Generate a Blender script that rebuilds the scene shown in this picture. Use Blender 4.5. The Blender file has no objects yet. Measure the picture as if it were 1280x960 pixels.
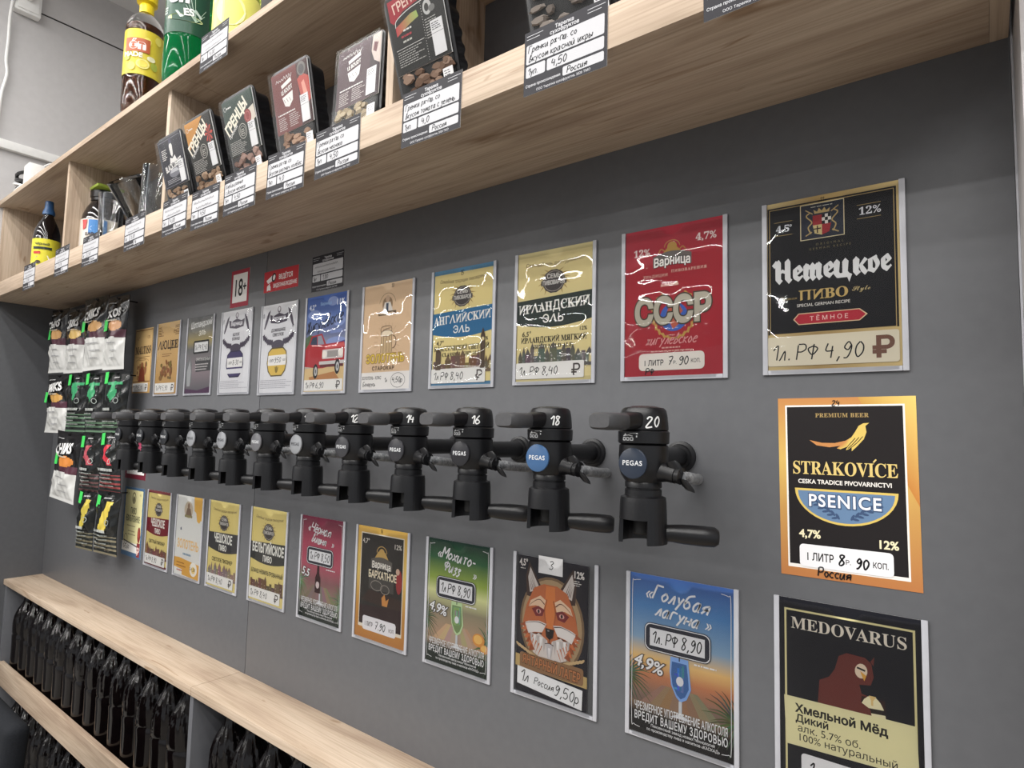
import bpy, bmesh, math, random
from mathutils import Vector, Matrix
from mathutils.geometry import tessellate_polygon
R = math.radians
PI = math.pi
rnd = random.Random(7)
SC = bpy.context.scene
COL = SC.collection

# ------------------------------------------------------------------ camera
F_PX, YAW, PITCH, ROLL = 765.81, .6565, .0760, .0240
CAM = Vector((.204, -.7921, -.0043))
def camera():
    cy, sy, cp, sp = math.cos(YAW), math.sin(YAW), math.cos(PITCH), math.sin(PITCH)
    f = Vector((-sy*cp, cy*cp, sp)); r0 = Vector((cy, sy, 0)); u0 = r0.cross(f)
    r = math.cos(ROLL)*r0 + math.sin(ROLL)*u0
    u = -math.sin(ROLL)*r0 + math.cos(ROLL)*u0
    cd = bpy.data.cameras.new('camera'); o = bpy.data.objects.new('camera', cd); COL.objects.link(o)
    cd.sensor_width = 36; cd.lens = F_PX/1280*36; cd.clip_start = .01; cd.clip_end = 60
    m = Matrix((r, u, -f)).transposed().to_4x4(); m.translation = CAM
    o.matrix_world = m
    SC.camera = o
camera()

# ------------------------------------------------------------------ light and exposure
SC.view_settings.view_transform = 'Standard'; SC.view_settings.look = 'None'
SC.view_settings.gamma = 1; SC.view_settings.use_curve_mapping = False
SC.view_settings.exposure = 0.08
w = bpy.data.worlds.new('shop_air'); SC.world = w; w.use_nodes = True
bg = w.node_tree.nodes['Background']; bg.inputs[0].default_value = (.93, .96, 1, 1); bg.inputs[1].default_value = .58
def tube_row(y, x0, x1, z, power):
    l = bpy.data.lights.new('tube_light', 'AREA'); l.shape = 'RECTANGLE'
    l.size = x1-x0; l.size_y = .05; l.energy = power; l.color = (1, .98, .955)
    o = bpy.data.objects.new('tube_light', l); COL.objects.link(o); o.location = ((x0+x1)/2, y, z)
TUBES = [(-.62, -2.4, 1.0, 17), (-1.05, -2.4, 1.3, 24), (-1.55, -3.5, 1.6, 48), (-2.1, -3.5, 1.6, 74), (-2.7, -6, -.7, 74), (-4.1, -8, -1.05, 78), (-5.6, -9.5, -1.45, 80), (-7.4, -11, -1.9, 80), (-9.6, -12, -2.5, 80)]  # some near rows are extra, added to smooth the shelf's shadow edge
for y, x0, x1, p in TUBES: tube_row(y, x0, x1, 1.47 if y < -2.5 else 1.66, p)

# ------------------------------------------------------------------ materials
def lin(c):
    return tuple(((v/255)/12.92 if v/255 <= .04045 else ((v/255+.055)/1.055)**2.4) for v in c)
def principled(name, col=(128, 128, 128), rough=.5, metal=0, spec=.5, coat=0, trans=0, ior=1.45):
    m = bpy.data.materials.new(name); m.use_nodes = True
    b = m.node_tree.nodes['Principled BSDF']
    b.inputs['Base Color'].default_value = (*lin(col), 1); b.inputs['Roughness'].default_value = rough
    b.inputs['Metallic'].default_value = metal; b.inputs['Specular IOR Level'].default_value = spec
    b.inputs['Coat Weight'].default_value = coat; b.inputs['Coat Roughness'].default_value = .08
    b.inputs['Transmission Weight'].default_value = trans; b.inputs['IOR'].default_value = ior
    return m
def nd(m, t, **k):
    n = m.node_tree.nodes.new(t)
    for a, v in k.items(): setattr(n, a, v)
    return n
def lk(m, a, b): m.node_tree.links.new(a, b)
def grain(m, scale, c0, c1, bump=.0, detail=4):
    b = m.node_tree.nodes['Principled BSDF']; tc = nd(m, 'ShaderNodeTexCoord'); mp = nd(m, 'ShaderNodeMapping')
    mp.inputs['Scale'].default_value = scale if hasattr(scale, '__len__') else (scale,)*3
    n = nd(m, 'ShaderNodeTexNoise'); n.inputs['Scale'].default_value = 1; n.inputs['Detail'].default_value = detail
    cr = nd(m, 'ShaderNodeValToRGB'); cr.color_ramp.elements[0].color = (*lin(c0), 1); cr.color_ramp.elements[1].color = (*lin(c1), 1)
    cr.color_ramp.elements[0].position = .3; cr.color_ramp.elements[1].position = .7
    lk(m, tc.outputs['Object'], mp.inputs[0]); lk(m, mp.outputs[0], n.inputs['Vector']); lk(m, n.outputs['Fac'], cr.inputs[0]); lk(m, cr.outputs[0], b.inputs['Base Color'])
    if bump:
        bm_ = nd(m, 'ShaderNodeBump'); bm_.inputs['Strength'].default_value = bump; bm_.inputs['Distance'].default_value = .001
        lk(m, n.outputs['Fac'], bm_.inputs['Height']); lk(m, bm_.outputs[0], b.inputs['Normal'])
    return m
def wood(name, axis, tint=(1, 1, 1)):
    m = principled(name, rough=.55, spec=.35); b = m.node_tree.nodes['Principled BSDF']
    tc = nd(m, 'ShaderNodeTexCoord')
    def noise(along, across, detail, dist=0):
        mp = nd(m, 'ShaderNodeMapping'); s = [across]*3; s[axis] = along; mp.inputs['Scale'].default_value = s
        n = nd(m, 'ShaderNodeTexNoise'); n.inputs['Scale'].default_value = 1; n.inputs['Detail'].default_value = detail
        n.inputs['Distortion'].default_value = dist
        lk(m, tc.outputs['Object'], mp.inputs[0]); lk(m, mp.outputs[0], n.inputs['Vector']); return n
    def ramp(n, stops):
        r = nd(m, 'ShaderNodeValToRGB'); e = r.color_ramp.elements
        e[0].position, e[0].color = stops[0][0], (*stops[0][1], 1); e[1].position, e[1].color = stops[-1][0], (*stops[-1][1], 1)
        for p, c in stops[1:-1]: x = e.new(p); x.color = (*c, 1)
        lk(m, n.outputs['Fac'], r.inputs[0]); return r
    T = lambda c: tuple(a*t for a, t in zip(lin(c), tint))
    broad = ramp(noise(2.2, 16, 4, .9), [(.22, T((152, 130, 112))), (.5, T((188, 168, 147))), (.75, T((203, 185, 165)))])
    fine = ramp(noise(7, 330, 3), [(.3, (.78, .76, .73)), (.6, (1, 1, 1))])
    knots = ramp(noise(5, 20, 2, 1.6), [(.66, (1, 1, 1)), (.74, (.66, .58, .5))])
    mix = broad.outputs[0]
    cracks = ramp(noise(1.6, 42, 5, .6), [(.645, (1, 1, 1)), (.675, (.74, .68, .62)), (.70, (1, 1, 1))])
    for o in (fine, knots, cracks):
        x = nd(m, 'ShaderNodeMix', data_type='RGBA', blend_type='MULTIPLY'); x.inputs['Factor'].default_value = 1
        lk(m, mix, x.inputs['A']); lk(m, o.outputs[0], x.inputs['B']); mix = x.outputs['Result']
    lk(m, mix, b.inputs['Base Color'])
    return m
def ink(name, rough, spec=.4, coat=0):
    m = principled(name, rough=rough, spec=spec, coat=coat)
    a = nd(m, 'ShaderNodeAttribute', attribute_name='Col'); lk(m, a.outputs['Color'], m.node_tree.nodes['Principled BSDF'].inputs['Base Color'])
    return m
def film(name, tint=(1, 1, 1), rough=.02, boost=.75):
    m = bpy.data.materials.new(name); m.use_nodes = True; nt = m.node_tree; nt.nodes.clear()
    out = nd(m, 'ShaderNodeOutputMaterial'); mx = nd(m, 'ShaderNodeMixShader'); t = nd(m, 'ShaderNodeBsdfTransparent'); g = nd(m, 'ShaderNodeBsdfGlossy')
    fr = nd(m, 'ShaderNodeFresnel'); fr.inputs[0].default_value = 1.5; mu = nd(m, 'ShaderNodeMath', operation='MULTIPLY', use_clamp=True); mu.inputs[1].default_value = boost
    t.inputs[0].default_value = (*tint, 1); g.inputs['Roughness'].default_value = rough
    lk(m, fr.outputs[0], mu.inputs[0]); lk(m, mu.outputs[0], mx.inputs[0]); lk(m, t.outputs[0], mx.inputs[1]); lk(m, g.outputs[0], mx.inputs[2]); lk(m, mx.outputs[0], out.inputs[0])
    return m
M = dict(
    paint=grain(principled('light_grey_panel', rough=.5), (40, 40, 40), (192, 190, 190), (197, 195, 195)),
    wall=grain(principled('grey_laminate', rough=.42, spec=.4), (60, 60, 60), (91, 92, 95), (95, 96, 99)),
    groove=principled('dark_joint', (30, 29, 29), .8),
    woodx=wood('oak_along', 0), woody=wood('oak_across', 1), woodz=wood('oak_upright', 2),
    grey=grain(principled('grey_board', rough=.5), (30, 30, 30), (92, 93, 97), (97, 98, 102)),
    floor=grain(principled('floor_tile', rough=.4), (3, 3, 3), (132, 128, 122), (146, 141, 134)),
    ceil=grain(principled('ceiling_paint', rough=.8), (5, 5, 5), (216, 216, 216), (222, 222, 222)),
    marble=grain(principled('pale_marble', rough=.35), (6, 3, 2.5), (176, 172, 172), (206, 202, 200), detail=8),
    black=grain(principled('black_plastic', rough=.36, spec=.5), (300, 300, 300), (17, 17, 19), (21, 21, 24), .12),
    blacksoft=grain(principled('black_fabric', rough=.85, spec=.2), (400, 400, 400), (22, 24, 28), (32, 34, 38), .3),
    dark=principled('dark_hollow', (10, 10, 11), .7),
    pad=grain(principled('grey_soft_plastic', rough=.5), (200, 200, 200), (66, 66, 68), (72, 72, 74)),
    hose=grain(principled('braided_hose', rough=.35, spec=.6), (250, 250, 250), (84, 86, 90), (160, 162, 164), .8),
    paper=ink('printed_paper', .55, .22), gloss=ink('glossy_print', .3, .3), bag=ink('printed_foil', .22, .5, .2),
    strip=grain(principled('pale_plastic', rough=.35), (50, 50, 50), (172, 173, 179), (180, 181, 187)),
    white=grain(principled('white_plastic', rough=.35), (50, 50, 50), (232, 232, 230), (240, 240, 238)),
    cover=film('clear_pocket'), foil=film('clear_film', rough=.2, boost=.35),
    pet=grain(principled('dark_brown_pet', rough=.10, spec=.5), (40, 40, 40), (8, 5, 6), (12, 8, 8)),
    rusk=grain(principled('rusk', rough=.8), (120, 120, 120), (92, 70, 50), (168, 138, 104), .5),
    glass=film('clear_glass', (.975, .985, .985), .03, 1.8),
    petgreen=principled('green_pet', (20, 150, 84), .06, trans=.75, ior=1.2),
    petyellow=principled('yellow_green_pet', (206, 216, 90), .06, trans=.6, ior=1.2),
    petclear=principled('clear_pet', (240, 240, 236), .05, trans=1, ior=1.15),
    lemonade=principled('brown_lemonade', (70, 36, 22), .08, spec=.6),
    cola=principled('black_drink', (20, 14, 14), .08, spec=.6),
    yellow=grain(principled('yellow_cap', rough=.35), (50, 50, 50), (238, 208, 30), (246, 218, 44)),
    bluecap=grain(principled('blue_cap', rough=.35), (50, 50, 50), (44, 84, 130), (52, 94, 142)),
    blackcap=principled('black_cap', (16, 16, 18), .3),
)

# ------------------------------------------------------------------ mesh helpers
class MB:
    def __init__(s): s.v = []; s.f = []; s.c = []; s.col = (1, 1, 1)
    def face(s, pts, cols=None):
        n = len(s.v); s.v += [tuple(p) for p in pts]; s.f.append(tuple(range(n, n+len(pts)))); s.c.append(cols or [s.col]*len(pts))
    def quads(s, rings, closed=True, cap0=True, cap1=True, cols=None):
        base = len(s.v); n = len(rings[0])
        for r in rings: s.v += [tuple(p) for p in r]
        for i in range(len(rings)-1):
            for j in range(n if closed else n-1):
                k = (j+1) % n; s.f.append((base+i*n+j, base+i*n+k, base+(i+1)*n+k, base+(i+1)*n+j))
                s.c.append([cols[i] if cols else s.col]*4)
        if cap0: s.f.append(tuple(base+j for j in reversed(range(n)))); s.c.append([cols[0] if cols else s.col]*n)
        if cap1: s.f.append(tuple(base+(len(rings)-1)*n+j for j in range(n))); s.c.append([cols[-1] if cols else s.col]*n)
        return s
    def box(s, x0, x1, y0, y1, z0, z1):
        s.quads([[(x0, y0, z), (x1, y0, z), (x1, y1, z), (x0, y1, z)] for z in (z0, z1)]); return s
    def lathe(s, prof, seg=28, c=(0, 0, 0), axis=2, flute=None, cols=None):
        rings = []
        for i, (r, z) in enumerate(prof):
            ring = []
            for j in range(seg):
                a = 2*PI*j/seg; rr = r*(1+(flute(i, a) if flute else 0)); p = (rr*math.cos(a), rr*math.sin(a), z)
                if axis == 0: p = (p[2], p[0], p[1])
                if axis == 1: p = (p[1], p[2], p[0])
                ring.append((p[0]+c[0], p[1]+c[1], p[2]+c[2]))
            rings.append(ring)
        s.quads(rings, cols=cols); return s
    def tube(s, pts, rad, seg=10):
        pts = [Vector(p) for p in pts]; rings = []; up = Vector((.12, .31, .94)).normalized()
        for i, p in enumerate(pts):
            t = (pts[min(i+1, len(pts)-1)]-pts[max(i-1, 0)]).normalized(); a = t.cross(up).normalized(); b = t.cross(a)
            r = rad[i] if hasattr(rad, '__len__') else rad
            rings.append([p+a*r*math.cos(2*PI*j/seg)+b*r*math.sin(2*PI*j/seg) for j in range(seg)])
        s.quads(rings); return s
    def xf(s, mat):
        s.v = [tuple(mat @ Vector(p)) for p in s.v]; return s
    def mesh(s, name, smooth=35, bevel=0):
        me = bpy.data.meshes.new(name); me.from_pydata(s.v, [], s.f)
        a = me.color_attributes.new('Col', 'FLOAT_COLOR', 'CORNER'); flat = []
        for cs in s.c:
            for c in cs: flat += [c[0], c[1], c[2], 1]
        a.data.foreach_set('color', flat)
        if bevel:
            bm = bmesh.new(); bm.from_mesh(me); bmesh.ops.recalc_face_normals(bm, faces=bm.faces)
            es = [e for e in bm.edges if len(e.link_faces) == 2 and e.calc_face_angle(0) > .6]
            bmesh.ops.bevel(bm, geom=es, offset=bevel, segments=2, profile=.6, affect='EDGES', clamp_overlap=True); bm.to_mesh(me); bm.free()
        if smooth:
            me.polygons.foreach_set('use_smooth', [True]*len(me.polygons)); me.set_sharp_from_angle(angle=R(smooth))
        me.update(); return me
def link(name, me, mat, parent=None, loc=None):
    o = bpy.data.objects.new(name, me); COL.objects.link(o)
    if mat is not None and not me.materials: me.materials.append(mat)
    if parent: o.parent = parent
    if loc: o.location = loc
    return o
def obj(name, mb, mat, parent=None, loc=None, smooth=35, bevel=0): return link(name, mb.mesh(name, smooth, bevel), mat, parent, loc)
def tag(o, label=None, cat=None, group=None, kind=None):
    for k, v in (('label', label), ('category', cat), ('group', group), ('kind', kind)):
        if v: o[k] = v
    return o
def thing(name, label, cat, loc=(0, 0, 0), rot=(0, 0, 0), group=None):
    o = bpy.data.objects.new(name, None); o.empty_display_size = .05; COL.objects.link(o); o.location = loc; o.rotation_euler = rot
    return tag(o, label, cat, group)
def dup(src, loc, label=None, rot=None):
    r = src.copy(); COL.objects.link(r); r.location = loc
    if rot: r.rotation_euler = rot
    if label: r['label'] = label
    for ch in src.children:
        c = ch.copy(); COL.objects.link(c); c.parent = r
        for g in ch.children: d = g.copy(); COL.objects.link(d); d.parent = c
    return r
def bez(pts, n=8):
    P = [Vector(p) for p in pts]; P = [P[0]*2-P[1]]+P+[P[-1]*2-P[-2]]; out = []
    for i in range(1, len(P)-2):
        a, b, c, d = P[i-1:i+3]
        for k in range(n):
            t = k/n; out.append(.5*((2*b)+(c-a)*t+(2*a-5*b+4*c-d)*t*t+(3*b-a-3*c+d)*t**3))
    out.append(P[-2]); return out

# ------------------------------------------------------------------ print: flat inks as real, layered geometry (mm, y down)
_gl = {}
def _raw(body):
    cu = bpy.data.curves.new('type', 'FONT'); cu.body = body; o = bpy.data.objects.new('type', cu)
    c = o.to_curve(bpy.context.evaluated_depsgraph_get()); out = []
    for s in c.splines:
        P = s.bezier_points; n = len(P); pts = []
        for a in range(n):
            p, q = P[a], P[(a+1) % n]; d = q.co-p.co; bent = max(abs(d.x*(h.y-p.co.y)-d.y*(h.x-p.co.x)) for h in (p.handle_right, q.handle_left)) > 2e-3*max(d.length, 1e-6)
            for k in range(4 if bent else 1):
                t = k/4; u = 1-t; z = p.co*u**3+3*p.handle_right*u*u*t+3*q.handle_left*u*t*t+q.co*t**3; pts.append((z.x, z.y))
        if len(pts) > 2: out.append(pts)
    o.to_curve_clear(); bpy.data.objects.remove(o); bpy.data.curves.remove(cu); return out
def area(p): return sum(p[i][0]*p[(i+1) % len(p)][1]-p[(i+1) % len(p)][0]*p[i][1] for i in range(len(p)))/2
def inside(pt, p):
    r = False; x, y = pt
    for i in range(len(p)):
        (a, b), (c, d) = p[i], p[i-1]
        if (b > y) != (d > y) and x < (c-a)*(y-b)/(d-b)+a: r = not r
    return r
def offset(p, off, sg):
    n = len(p); out = []
    for i in range(n):
        a, b, c = Vector(p[i-1]), Vector(p[i]), Vector(p[(i+1) % n]); d1, d2 = (b-a), (c-b)
        if d1.length < 1e-7 or d2.length < 1e-7: out.append(tuple(b)); continue
        d1.normalize(); d2.normalize(); m = Vector((-(d1.y+d2.y), d1.x+d2.x))
        if m.length < 1e-4: out.append(tuple(b)); continue
        m.normalize(); k = max(.5, abs(m.dot(Vector((-d1.y, d1.x))))); out.append(tuple(b+m*off*sg/k))
    return out
def slabs(loops):
    """fill of outlines that overlap themselves: cut into level strips, non-zero winding"""
    E = [(l[i-1], l[i]) for l in loops for i in range(len(l)) if abs(l[i-1][1]-l[i][1]) > 1e-6]; ys = [p[1] for l in loops for p in l]
    for i in range(len(E)):
        (ax, ay), (bx, by) = E[i]
        for j in range(i):
            (cx, cy), (dx, dy) = E[j]
            if max(ax, bx) < min(cx, dx) or max(cx, dx) < min(ax, bx) or max(ay, by) < min(cy, dy) or max(cy, dy) < min(ay, by): continue
            dn = (bx-ax)*(dy-cy)-(by-ay)*(dx-cx)
            if abs(dn) < 1e-12: continue
            t = ((cx-ax)*(dy-cy)-(cy-ay)*(dx-cx))/dn; u = ((cx-ax)*(by-ay)-(cy-ay)*(bx-ax))/dn
            if 0 < t < 1 and 0 < u < 1: ys.append(ay+t*(by-ay))
    ys.sort(); Y = [ys[0]]
    for y in ys:
        if y-Y[-1] > .006: Y.append(y)
    Y[-1] = ys[-1]; out = []
    for y0, y1 in zip(Y, Y[1:]):
        m = (y0+y1)/2; X = []
        for (ax, ay), (bx, by) in E:
            if (ay < m) != (by < m): g = (bx-ax)/(by-ay); lo, hi = min(ax, bx), max(ax, bx); f = lambda y: min(hi, max(lo, ax+g*(y-ay))); X.append((ax+g*(m-ay), f(y0), f(y1), 1 if by > ay else -1))
        X.sort(); w_ = 0
        for c in X:
            if w_ == 0: st = c
            w_ += c[3]
            if w_ == 0: out.append([(st[1], y0), (c[1], y0), (c[2], y1), (st[2], y1)])
    return out
_adv0 = None
def glyph(ch, off=0):
    global _adv0
    k = (ch, off)
    if k in _gl: return _gl[k]
    mx = lambda t: max(p[0] for s in _raw(t) for p in s)
    if _adv0 is None: _adv0 = mx('HH')
    if ch == ' ': _gl[k] = ([], [], .28); return _gl[k]
    S = _raw(ch); A_ = [area(p) for p in S]; sg = -1 if A_[max(range(len(S)), key=lambda i: abs(A_[i]))] > 0 else 1
    outer = [i for i in range(len(S)) if A_[i]*sg < 0]; grp = {i: [] for i in outer}
    for i in range(len(S)):
        if i not in grp:
            c = [o for o in outer if inside(S[i][0], S[o])]
            if c: grp[min(c, key=lambda o: abs(A_[o]))].append(i)
    V, Fc = [], []
    bb = [(min(p[0] for p in S[o]), max(p[0] for p in S[o]), min(p[1] for p in S[o]), max(p[1] for p in S[o])) for o in outer]
    lap = any(a[0] < b[1] and b[0] < a[1] and a[2] < b[3] and b[2] < a[3] for i, a in enumerate(bb) for b in bb[:i])
    if lap:
        for q in slabs([offset(p, off, sg) for p in S]): Fc.append(tuple(range(len(V), len(V)+4))); V += q
        grp = {}
    for o, hs in grp.items():
        loops = [[Vector((*p, 0)) for p in offset(S[i], off, sg)] for i in [o]+hs]; b = len(V)
        tr = tessellate_polygon(loops); P = [p for l in loops for p in l]; want = abs(sum(area([(p.x, p.y) for p in l]) for l in loops))
        got = sum(abs((P[y]-P[x]).cross(P[z]-P[x]).z)/2 for x, y, z in tr)
        if abs(got-want) < .004*want: V += [(p.x, p.y) for p in P]; Fc += [tuple(b+x for x in t) for t in tr]
        else:
            for q in slabs([[(p.x, p.y) for p in l] for l in loops]): Fc.append(tuple(range(len(V), len(V)+4))); V += q
    _gl[k] = (V, Fc, mx('H'+ch+'H')-_adv0); return _gl[k]
SERIF = {}
for i in range(26): SERIF[chr(65+i)] = (chr(0x1D400+i), 0); SERIF[chr(97+i)] = (chr(0x1D41A+i), 0)
for i in range(10): SERIF[str(i)] = (chr(0x1D7CE+i), 0)
for a, b in zip('АВЕКМНОРСТХ', 'ABEKMHOPCTX'): SERIF[a] = SERIF[b]
for a, b in zip('аеорсху', 'aeopcxy'): SERIF[a] = SERIF[b]
SERIF.update({'И': (chr(0x1D40D), 1), 'Й': (chr(0x1D40D), 1), 'Г': ('𝚪', 0), 'П': ('𝚷', 0), 'Л': ('𝚲', 0), 'Я': ('𝐑', 1)})
HAND = dict(zip('0 1 2 3 4 5 6 7 8 9 , . - ₽ а б в г д е ж з и й к л м н о п р с т у ф х ц ч ш ы ь я ё Г Р Ф Л М Ж К Б В Т Н С Ч Х'.split(' '), [
    '3d1a1633565a3d', '0a3d33', '0b2d5b0363', '0c3d5b28563304', '1d0858 4b43', '5d1d0839563304', '4d190623553817', '0d5d23 1848', '5c2d1b5633155c', '5b3d1a385b573313',
    '2411', '1314', '0737', '1d13 1d4d5a3818 0646',
    '4829061334494453', '5d1b0523452806', '032d3b18462303', '030949', '39062346494020', '06473918052344', '0943 0349 2923', '08293816341102', '090423494453', '090423494453 1b3b',
    '0903 4906 0643', '03143943', '0319244953', '0903 4943 0646', '2906234629', '03094943', '0900 0829462304', '4829062344', '0949 2923', '0925 4910', '2d20 2906244629', '0943 4903',
    '09034351 4943', '090646 4943', '09034349 2923', '0903234506 5953', '0903334506', '4943 4918064626 2603', '06473918052344 1b1c 3b3c',
    '0d03 0d5d', '0d03 0d4d5a3808', '3d33 3c0a366a3c', '03143d53', '030d376d63', '0d63 036d 3d33', '0d03 5d08 0853', '5d0d03335508', '030d3c2838553303', '0d6d 3d33', '0d03 5d53 0858', '5c3d083354', '0d0858 5d53', '0d53 5d03']))
class Art:
    STEP = 1.4e-5
    def __init__(s, w=148, h=210): s.w, s.h = w, h; s.layers = {}; s.cur = 'picture'; s.n = 1
    def L(s, name): s.cur = name; return s
    def tone(s, c): g = .3*c[0]+.55*c[1]+.15*c[2]; return lin([max(0, v*.83+g*.17) for v in c])  # greys every ink, standing in for haze reflected off the clear covers
    def _mb(s): return s.layers.setdefault(s.cur, MB())
    def poly(s, pts, col, cols=None, nl=True):
        if nl: s.n += 1
        a = sum(pts[i][0]*pts[(i+1) % len(pts)][1]-pts[(i+1) % len(pts)][0]*pts[i][1] for i in range(len(pts)))
        if a > 0: pts = pts[::-1]; cols = cols[::-1] if cols else None
        s._mb().face([(p[0], p[1], s.n) for p in pts], [s.tone(c) for c in cols] if cols else [s.tone(col)]*len(pts)); return s
    def rect(s, x0, y0, x1, y1, col, nx=1):
        s.n += 1
        for i in range(nx):
            a, b = x0+(x1-x0)*i/nx, x0+(x1-x0)*(i+1)/nx; s.poly([(a, y0), (b, y0), (b, y1), (a, y1)], col, nl=False)
        return s
    def frame(s, x0, y0, x1, y1, t, col):
        s.rect(x0, y0, x1, y0+t, col).rect(x0, y1-t, x1, y1, col).rect(x0, y0+t, x0+t, y1-t, col).rect(x1-t, y0+t, x1, y1-t, col); return s
    def rr(s, x0, y0, x1, y1, r, col):
        pts = []
        for cx, cy, a0 in ((x1-r, y0+r, -90), (x1-r, y1-r, 0), (x0+r, y1-r, 90), (x0+r, y0+r, 180)):
            for k in range(5): a = R(a0+k*22.5); pts.append((cx+r*math.cos(a), cy+r*math.sin(a)))
        return s.poly(pts, col)
    def ell(s, cx, cy, rx, ry, col, n=24, a0=0, a1=360, rot=0):
        pts = []; c, q = math.cos(R(rot)), math.sin(R(rot))
        for k in range(n+(a1-a0 < 360)):
            a = R(a0+(a1-a0)*k/n); x, y = rx*math.cos(a), ry*math.sin(a); pts.append((cx+x*c-y*q, cy+x*q+y*c))
        return s.poly(pts, col)
    def grad(s, x0, y0, x1, y1, stops, horiz=False):
        s.n += 1
        for (t0, c0), (t1, c1) in zip(stops, stops[1:]):
            if horiz: a, b = x0+(x1-x0)*t0, x0+(x1-x0)*t1; s.poly([(a, y0), (b, y0), (b, y1), (a, y1)], None, [c0, c1, c1, c0], nl=False)
            else: a, b = y0+(y1-y0)*t0, y0+(y1-y0)*t1; s.poly([(x0, a), (x1, a), (x1, b), (x0, b)], None, [c0, c0, c1, c1], nl=False)
        return s
    def line(s, pts, wd, col, smooth=0, taper=False, nl=True):
        if nl: s.n += 1
        P = [Vector((p[0], p[1], 0)) for p in pts]
        if smooth and len(P) > 2: P = bez(P, smooth)
        L_, R_ = [], []
        for i, p in enumerate(P):
            t = P[min(i+1, len(P)-1)]-P[max(i-1, 0)]
            t = t.normalized() if t.length > 1e-9 else Vector((1, 0, 0)); n = Vector((-t.y, t.x, 0))
            q = wd/2*((1-.92*i/(len(P)-1)) if taper else 1); L_.append(p+n*q); R_.append(p-n*q)
        for i in range(len(P)-1): s.poly([tuple(L_[i][:2]), tuple(L_[i+1][:2]), tuple(R_[i+1][:2]), tuple(R_[i][:2])], col, nl=False)
        return s
    def ring(s, cx, cy, rx, ry, wd, col, a0=0, a1=360, n=28):
        return s.line([(cx+rx*math.cos(R(a0+(a1-a0)*k/n)), cy+ry*math.sin(R(a0+(a1-a0)*k/n))) for k in range(n+1)], wd, col)
    def text(s, t, x, y, h, col, al='c', sx=1, bold=.012, shear=0, rot=0, track=0, style='sans', maxw=None, arc=0, out=None):
        if out: s.text(t, x, y, h, out[0], al, sx, bold+out[1], shear, rot, track, style, maxw, arc)
        s.n += 1; k = h/.71; items = []; cx = 0
        for ch in t:
            c, mir = SERIF.get(ch, (ch, 0)) if style == 'serif' else (ch, 0)
            v, f, adv = glyph(c, bold); items.append((v, f, cx, adv, mir, ch)); cx += adv+track
        W = (cx-track)*k*sx
        if maxw and W > maxw: sx *= maxw/W; W = maxw
        ox = {'c': -W/2, 'l': 0, 'r': -W}[al]; cr, sr = math.cos(R(rot)), math.sin(R(rot)); mb = s._mb(); lc = s.tone(col)
        for v, f, px, adv, mir, ch in items:
            base = len(mb.v)
            for gx, gy in v:
                if mir: gx = adv-gx
                X = ox+(px+gx)*k*sx+gy*k*shear; Y = -gy*k
                if arc: Y += arc*((X/(W/2+.01))**2)
                mb.v.append((x+X*cr-Y*sr, y+X*sr+Y*cr, s.n))
            for q in f: mb.f.append(tuple(base+i for i in q)); mb.c.append([lc]*len(q))
            if ch == 'Й' and style == 'serif': s.ring(x+ox+(px+adv/2)*k*sx, y-.82*k, .1*k, .07*k, .05*k, col, 0, 180, 6)
        return s
    def hand(s, t, x, y, h, col=(24, 24, 28), wd=None, shear=.15, rot=0, al='l', sx=1, jit=.25, maxw=None):
        s.n += 1; k = h/10; wd = wd or h*.09; cx = 0; strokes = []
        for ch in t:
            g = HAND.get(ch) or HAND.get(ch.lower())
            if not g: cx += 3.2; continue
            mx = 0
            for st in g.split(' '):
                pts = [(int(st[i], 16), int(st[i+1], 16)-3) for i in range(0, len(st), 2)]; mx = max(mx, max(p[0] for p in pts))
                strokes.append([(cx+p[0]+rnd.uniform(-jit, jit), p[1]+rnd.uniform(-jit, jit)) for p in pts])
            cx += mx+1.7
        W = cx*k*sx
        if maxw and W > maxw: sx *= maxw/W; W = maxw
        ox = {'c': -W/2, 'l': 0, 'r': -W}[al]; cr, sr = math.cos(R(rot)), math.sin(R(rot))
        for st in strokes:
            P = []
            for px, py in st: X = ox+px*k*sx+py*k*shear; Y = -py*k; P.append((x+X*cr-Y*sr, y+X*sr+Y*cr))
            s.line(P, wd, col, 4 if len(P) > 2 else 0, nl=False)
        return s
    def scribble(s, x0, x1, y, h, col=(30, 30, 34), wd=.7):
        n = int((x1-x0)/h*2.2); return s.line([(x0+(x1-x0)*i/n, y-(h if i % 2 else 0)*rnd.uniform(.4, 1)) for i in range(n+1)], wd, col, 3)
    def bars(s, x0, x1, y, n, lh, th, col, al='l'):
        s.n += 1
        for i in range(n):
            x = x0; e = x1-(x1-x0)*(rnd.uniform(0, .35) if al == 'l' else 0)
            while x < e-1:
                l = min(rnd.uniform(2, 7), e-x); s.poly([(x, y+i*lh), (x+l, y+i*lh), (x+l, y+i*lh+th), (x, y+i*lh+th)], col, nl=False); x += l+1.1
        return s
    def build(s, parent, mat, fn=None, y0=0.0):
        """each ink layer becomes a child mesh of the sheet it is printed on"""
        out = []
        for name, mb in s.layers.items():
            m2 = MB(); m2.f = mb.f; m2.c = mb.c
            m2.v = [fn(p[0], p[1], p[2]*s.STEP) for p in mb.v] if fn else [(p[0]/1000, y0-p[2]*s.STEP, (s.h-p[1])/1000) for p in mb.v]
            out.append(obj(name, m2, mat, parent, smooth=0))
            if name in ('lettering', 'handwriting', 'price_slip', 'picture'): out[-1]['kind'] = 'stuff'
        return out
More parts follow.
